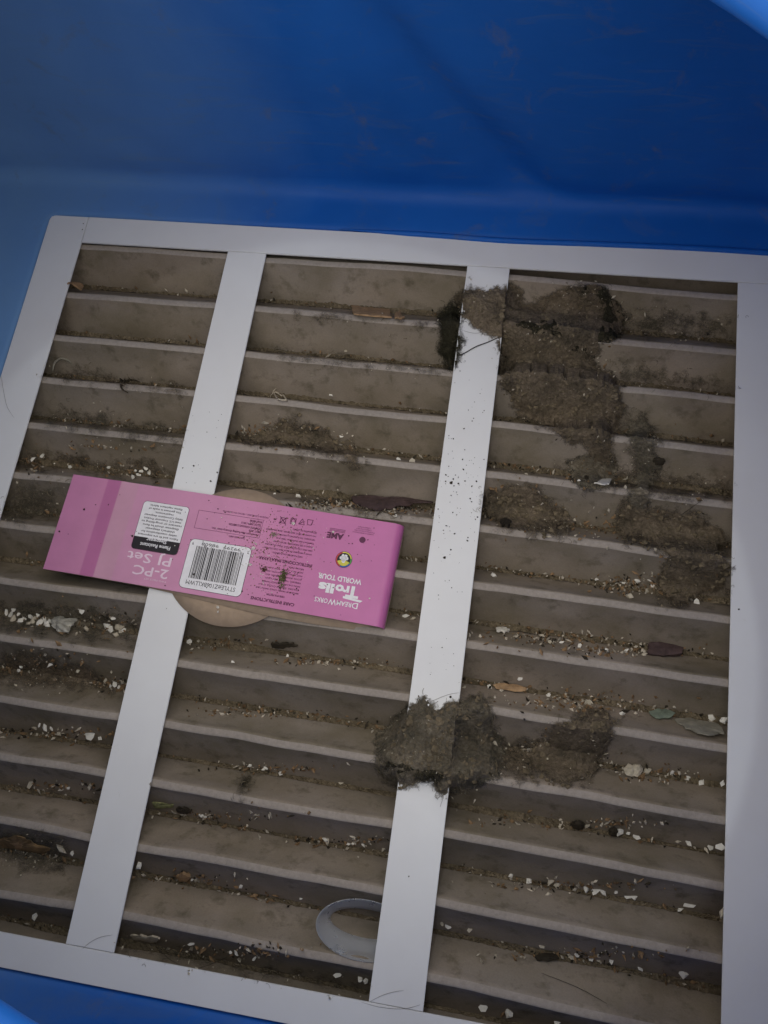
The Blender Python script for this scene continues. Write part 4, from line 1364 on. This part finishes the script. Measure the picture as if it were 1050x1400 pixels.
    # wash symbols
    for i, px in enumerate((424, 413, 401, 387)):
        c_ = suv(px, 714 - i * .8); s = .0021
        if i == 0: k.poly([(c_[0] - s, c_[1] - s * .8), (c_[0] - s + .0004, c_[1] - s * .8), (c_[0] - s * .4, c_[1] + s), (c_[0] - s * .8, c_[1] + s)]); k.line(c_[0] - s, c_[1] - s * .8, c_[0] + s, c_[1] - s * .8, .0004); k.line(c_[0] + s, c_[1] - s * .8, c_[0] + s * .7, c_[1] + s, .0004); k.line(c_[0] - s * .5, c_[1] + s, c_[0] + s * .7, c_[1] + s, .0004)
        elif i == 1: k.line(c_[0] - s, c_[1] + s, c_[0], c_[1] - s, .0004); k.line(c_[0] + s, c_[1] + s, c_[0], c_[1] - s, .0004); k.line(c_[0] - s, c_[1] + s, c_[0] + s, c_[1] + s, .0004); k.line(c_[0] - s * .3, c_[1], c_[0] + s * .8, c_[1] + s, .0005)
        elif i == 2: k.frame(c_[0] - s, c_[1] - s, c_[0] + s, c_[1] + s, .0004); k.ring(c_[0], c_[1], s * .55, s * .8, n=14)
        else: k.frame(c_[0] - s, c_[1] - s, c_[0] + s, c_[1] + s, .0004); k.line(c_[0] - s * 1.2, c_[1] - s * 1.2, c_[0] + s * 1.2, c_[1] + s * 1.2, .0006); k.line(c_[0] - s * 1.2, c_[1] + s * 1.2, c_[0] + s * 1.2, c_[1] - s * 1.2, .0006)
    k.build('care_text', 'ink_plum')

    # small maker's marks near the far edge
    k = Ink()
    a = suv(470, 733); b = suv(447, 731)
    k.text('AME', a[0], a[1] - .0012, .0040, b[0] - a[0], 'L', bold=.05)
    for q in range(3): k.rect(a[0] - .0004, a[1] - .0026 - q * .0009, b[0] - .001, a[1] - .0023 - q * .0009)
    c_ = suv(495.5, 738)
    k.ring(c_[0], c_[1], 0, .0022)
    for q in range(4):
        k.text('A DIVISION OF THE FILM STUDIO LLC'[: 33 - q * 4], c_[0] - .007 + q * .001, c_[1] - .0052 - q * .0014, .0008, .0150 - q * .0020, 'L')
    k.build('small_marks', 'ink_plum')

    # brand lettering
    k = Ink()
    def row(y0, y1): return suv(465, y0)[1], suv(465, y1)[1] - suv(465, y0)[1]
    v_, h_ = row(821.5, 828)
    a = suv(489, 829)[0]; b = suv(430, 820)[0]
    k.text('D', a, v_ - h_ * .1, h_ * 1.25, .0042, 'L', bold=.012)
    k.text('REAM', a + .0046, v_, h_, .0100, 'L', bold=.012)
    k.text('W', a + .0150, v_ - h_ * .1, h_ * 1.25, .0056, 'L', bold=.012)
    k.text('ORKS', a + .0210, v_, h_, b - a - .0210, 'L', bold=.012)
    v_, h_ = row(800, 812)
    a = suv(490, 818)[0]; b = suv(434, 806)[0]
    k.text('T', a + .0004, v_ - .0004, h_ * 1.28, .0090, 'L', bold=.04)
    k.poly([(a - .0032, v_ + h_ * 1.36), (a + .0108, v_ + h_ * 1.16), (a + .0106, v_ + h_ * 1.42), (a - .0016, v_ + h_ * 1.60)])
    k.text('ro', a + .0074, v_, h_ * 1.0, .0098, 'L', bold=.05)
    k.text('lls', a + .0178, v_ + .0003, h_ * 1.02, b - a - .0178, 'L', bold=.05)
    v_, h_ = row(788, 795)
    a = suv(494, 797)[0]; b = suv(435, 786)[0]
    k.text('WORLD TOUR', a, v_, h_, b - a, 'L', bold=.026)
    k.build('brand_lettering', 'ink_white')

    # round badge
    c_ = suv(470, 765)
    r = .0058
    k = Ink(); k.ring(c_[0], c_[1], r * .80, r, .00026); k.ring(c_[0], c_[1], 0, r * .80, .00024); k.build('badge', 'ink_black')
    for nm, mt, a0, a1 in (('badge_arc', 'ink_yellow', 195, 290), ('badge_arc', 'ink_green', 150, 195), ('badge_arc', 'ink_blue', 70, 150), ('badge_arc', 'ink_red', -70, 70)):
        k = Ink(); k.ring(c_[0], c_[1], r * .82, r * .95, .00030, 12, math.radians(a0), math.radians(a1)); k.build(nm, mt)
    k = Ink(); k.ring(c_[0], c_[1], 0, r * .78, .00030, 18, math.radians(20), math.radians(160)); k.build('badge_field', 'ink_yellow')
    k = Ink()
    for dx, dy, rr_ in ((0, -.1, .34), (-.34, -.16, .20), (.34, -.16, .20), (-.18, -.46, .18), (.18, -.46, .18), (0, .2, .22)):
        k.ring(c_[0] + dx * r, c_[1] + dy * r, 0, rr_ * r, .00036, 12)
    k.build('badge_clover', 'ink_white')
    return root


sleeve = build_sleeve()


# ------------------------------------------------------------------ dirt lying on the sleeve
def build_sleeve_dirt():
    V, F = [], []
    def crumb(x, y, z, s):
        nonlocal V, F
        b = len(V); n = 5
        for k in range(n):
            a = 2 * math.pi * k / n; r = s * rng.uniform(.6, 1.4)
            V.append((x + r * math.cos(a), y + r * math.sin(a), z))
        V.append((x, y, z + s))
        for k in range(n): F.append((b + k, b + (k + 1) % n, b + n))
    for k in range(170):
        u = rng.normal(.165, .04) if k < 130 else rng.uniform(.01, .235); v = rng.uniform(.002, .071)
        if not (.003 < u < .236): continue
        x, y, z = S(u, v, .0003); crumb(x, y, z, abs(rng.normal(0, .00022)) + .00012)
    for (px, py, s) in ((115, 696, .0009), (181, 733, .0008), (80, 726, .0007), (265, 785, .0009), (503, 738, .0005)):
        U, W = suv(px, py); x, y, z = PS(U, W, .0003); crumb(x, y, z, s)
    o = mesh_obj('sleeve_specks', V, F, M['grit_dark'])
    tag(o, 'fine dark specks sprinkled over the pink card sleeve', 'dirt', kind='stuff')
    V.clear(); F.clear()
    for (px, py, s) in ((455, 727, .0013), (347, 750, .0020), (342, 772, .0018), (401, 716, .0018), (505, 818, .0008), (350, 744, .0012), (345, 761, .0010), (438, 784, .0008)):
        U, W = suv(px, py); x, y, z = PS(U, W, .0003); crumb(x, y, z, s * .8)
    for (px, py, s) in ((298, 830, .0012), (298, 836, .0008)):
        x, y = un(px, py, .0015); crumb(x, y, .0014, s)
    for k in range(60):
        u = rng.normal(.16, .03); v = rng.uniform(.01, .068)
        x, y, z = S(u, v, .0003); crumb(x, y, z, rng.uniform(.0002, .0005))
    o = mesh_obj('sleeve_crumbs', V, F, M['chip'])
    tag(o, 'tiny white crumbs sprinkled over the pink card sleeve', 'crumb', kind='stuff')
    V4, F4 = [], []
    V, F = V4, F4
    for k in range(420):
        cu_, cv_ = ((.168, .030), (.158, .055), (.176, .046), (.150, .040))[k % 4]
        u = rng.normal(cu_, .010); v = rng.normal(cv_, .008)
        if not (.005 < u < .235 and .002 < v < .070): continue
        x, y, z = S(u, v, .0003); crumb(x, y, z, abs(rng.normal(0, .00022)) + .00010)
    o = mesh_obj('sleeve_dust', V4, F4, M['leaf_brown'])
    tag(o, 'fine tan dust scattered over the care text of the pink card sleeve', 'dust', kind='stuff')
    # moss sprig
    V2, F2 = [], []
    U0, W0 = suv(387, 790)
    for k in range(130):
        du, dv = rng.normal(0, .0012), rng.normal(0, .0034)
        x, y, z = PS(U0 + du, W0 + dv, .0004)
        a = rng.uniform(0, 6.28); L = rng.uniform(.0010, .0026); w = .0003
        b = len(V2); dx, dy = math.cos(a), math.sin(a); hz = rng.uniform(0, .0016)
        V2 += [(x - dy * w, y + dx * w, z), (x + dy * w, y - dx * w, z), (x + dx * L, y + dy * L, z + hz), (x + dx * L * .4, y + dy * L * .4, z + hz + .0003)]
        F2 += [(b, b + 1, b + 3), (b + 1, b + 2, b + 3), (b + 2, b, b + 3)]
    o = mesh_obj('moss_sprig', V2, F2, M['moss'])
    tag(o, 'small green brown moss sprig lying on the care text of the pink sleeve', 'moss')
    for (px, py, mt, lab) in ((361, 779, 'leaf_brown', 'tiny brown seed husk left of the moss sprig on the pink sleeve'), (374, 731, 'twig', 'tiny pale straw bit above the moss sprig on the pink sleeve')):
        V3, F3 = [], []
        U0, W0 = suv(px, py)
        for k in range(36):
            x, y, z = PS(U0 + rng.normal(0, .0012), W0 + rng.normal(0, .0009), .0004)
            a = rng.uniform(0, 6.28); L = rng.uniform(.0008, .0020); w = .00022
            b = len(V3); dx, dy = math.cos(a), math.sin(a); hz = rng.uniform(0, .001)
            V3 += [(x - dy * w, y + dx * w, z), (x + dy * w, y - dx * w, z), (x + dx * L, y + dy * L, z + hz), (x + dx * L * .4, y + dy * L * .4, z + hz + .0003)]
            F3 += [(b, b + 1, b + 3), (b + 1, b + 2, b + 3), (b + 2, b, b + 3)]
        o = mesh_obj('seed_husk', V3, F3, M[mt]); tag(o, lab, 'husk')


build_sleeve_dirt()
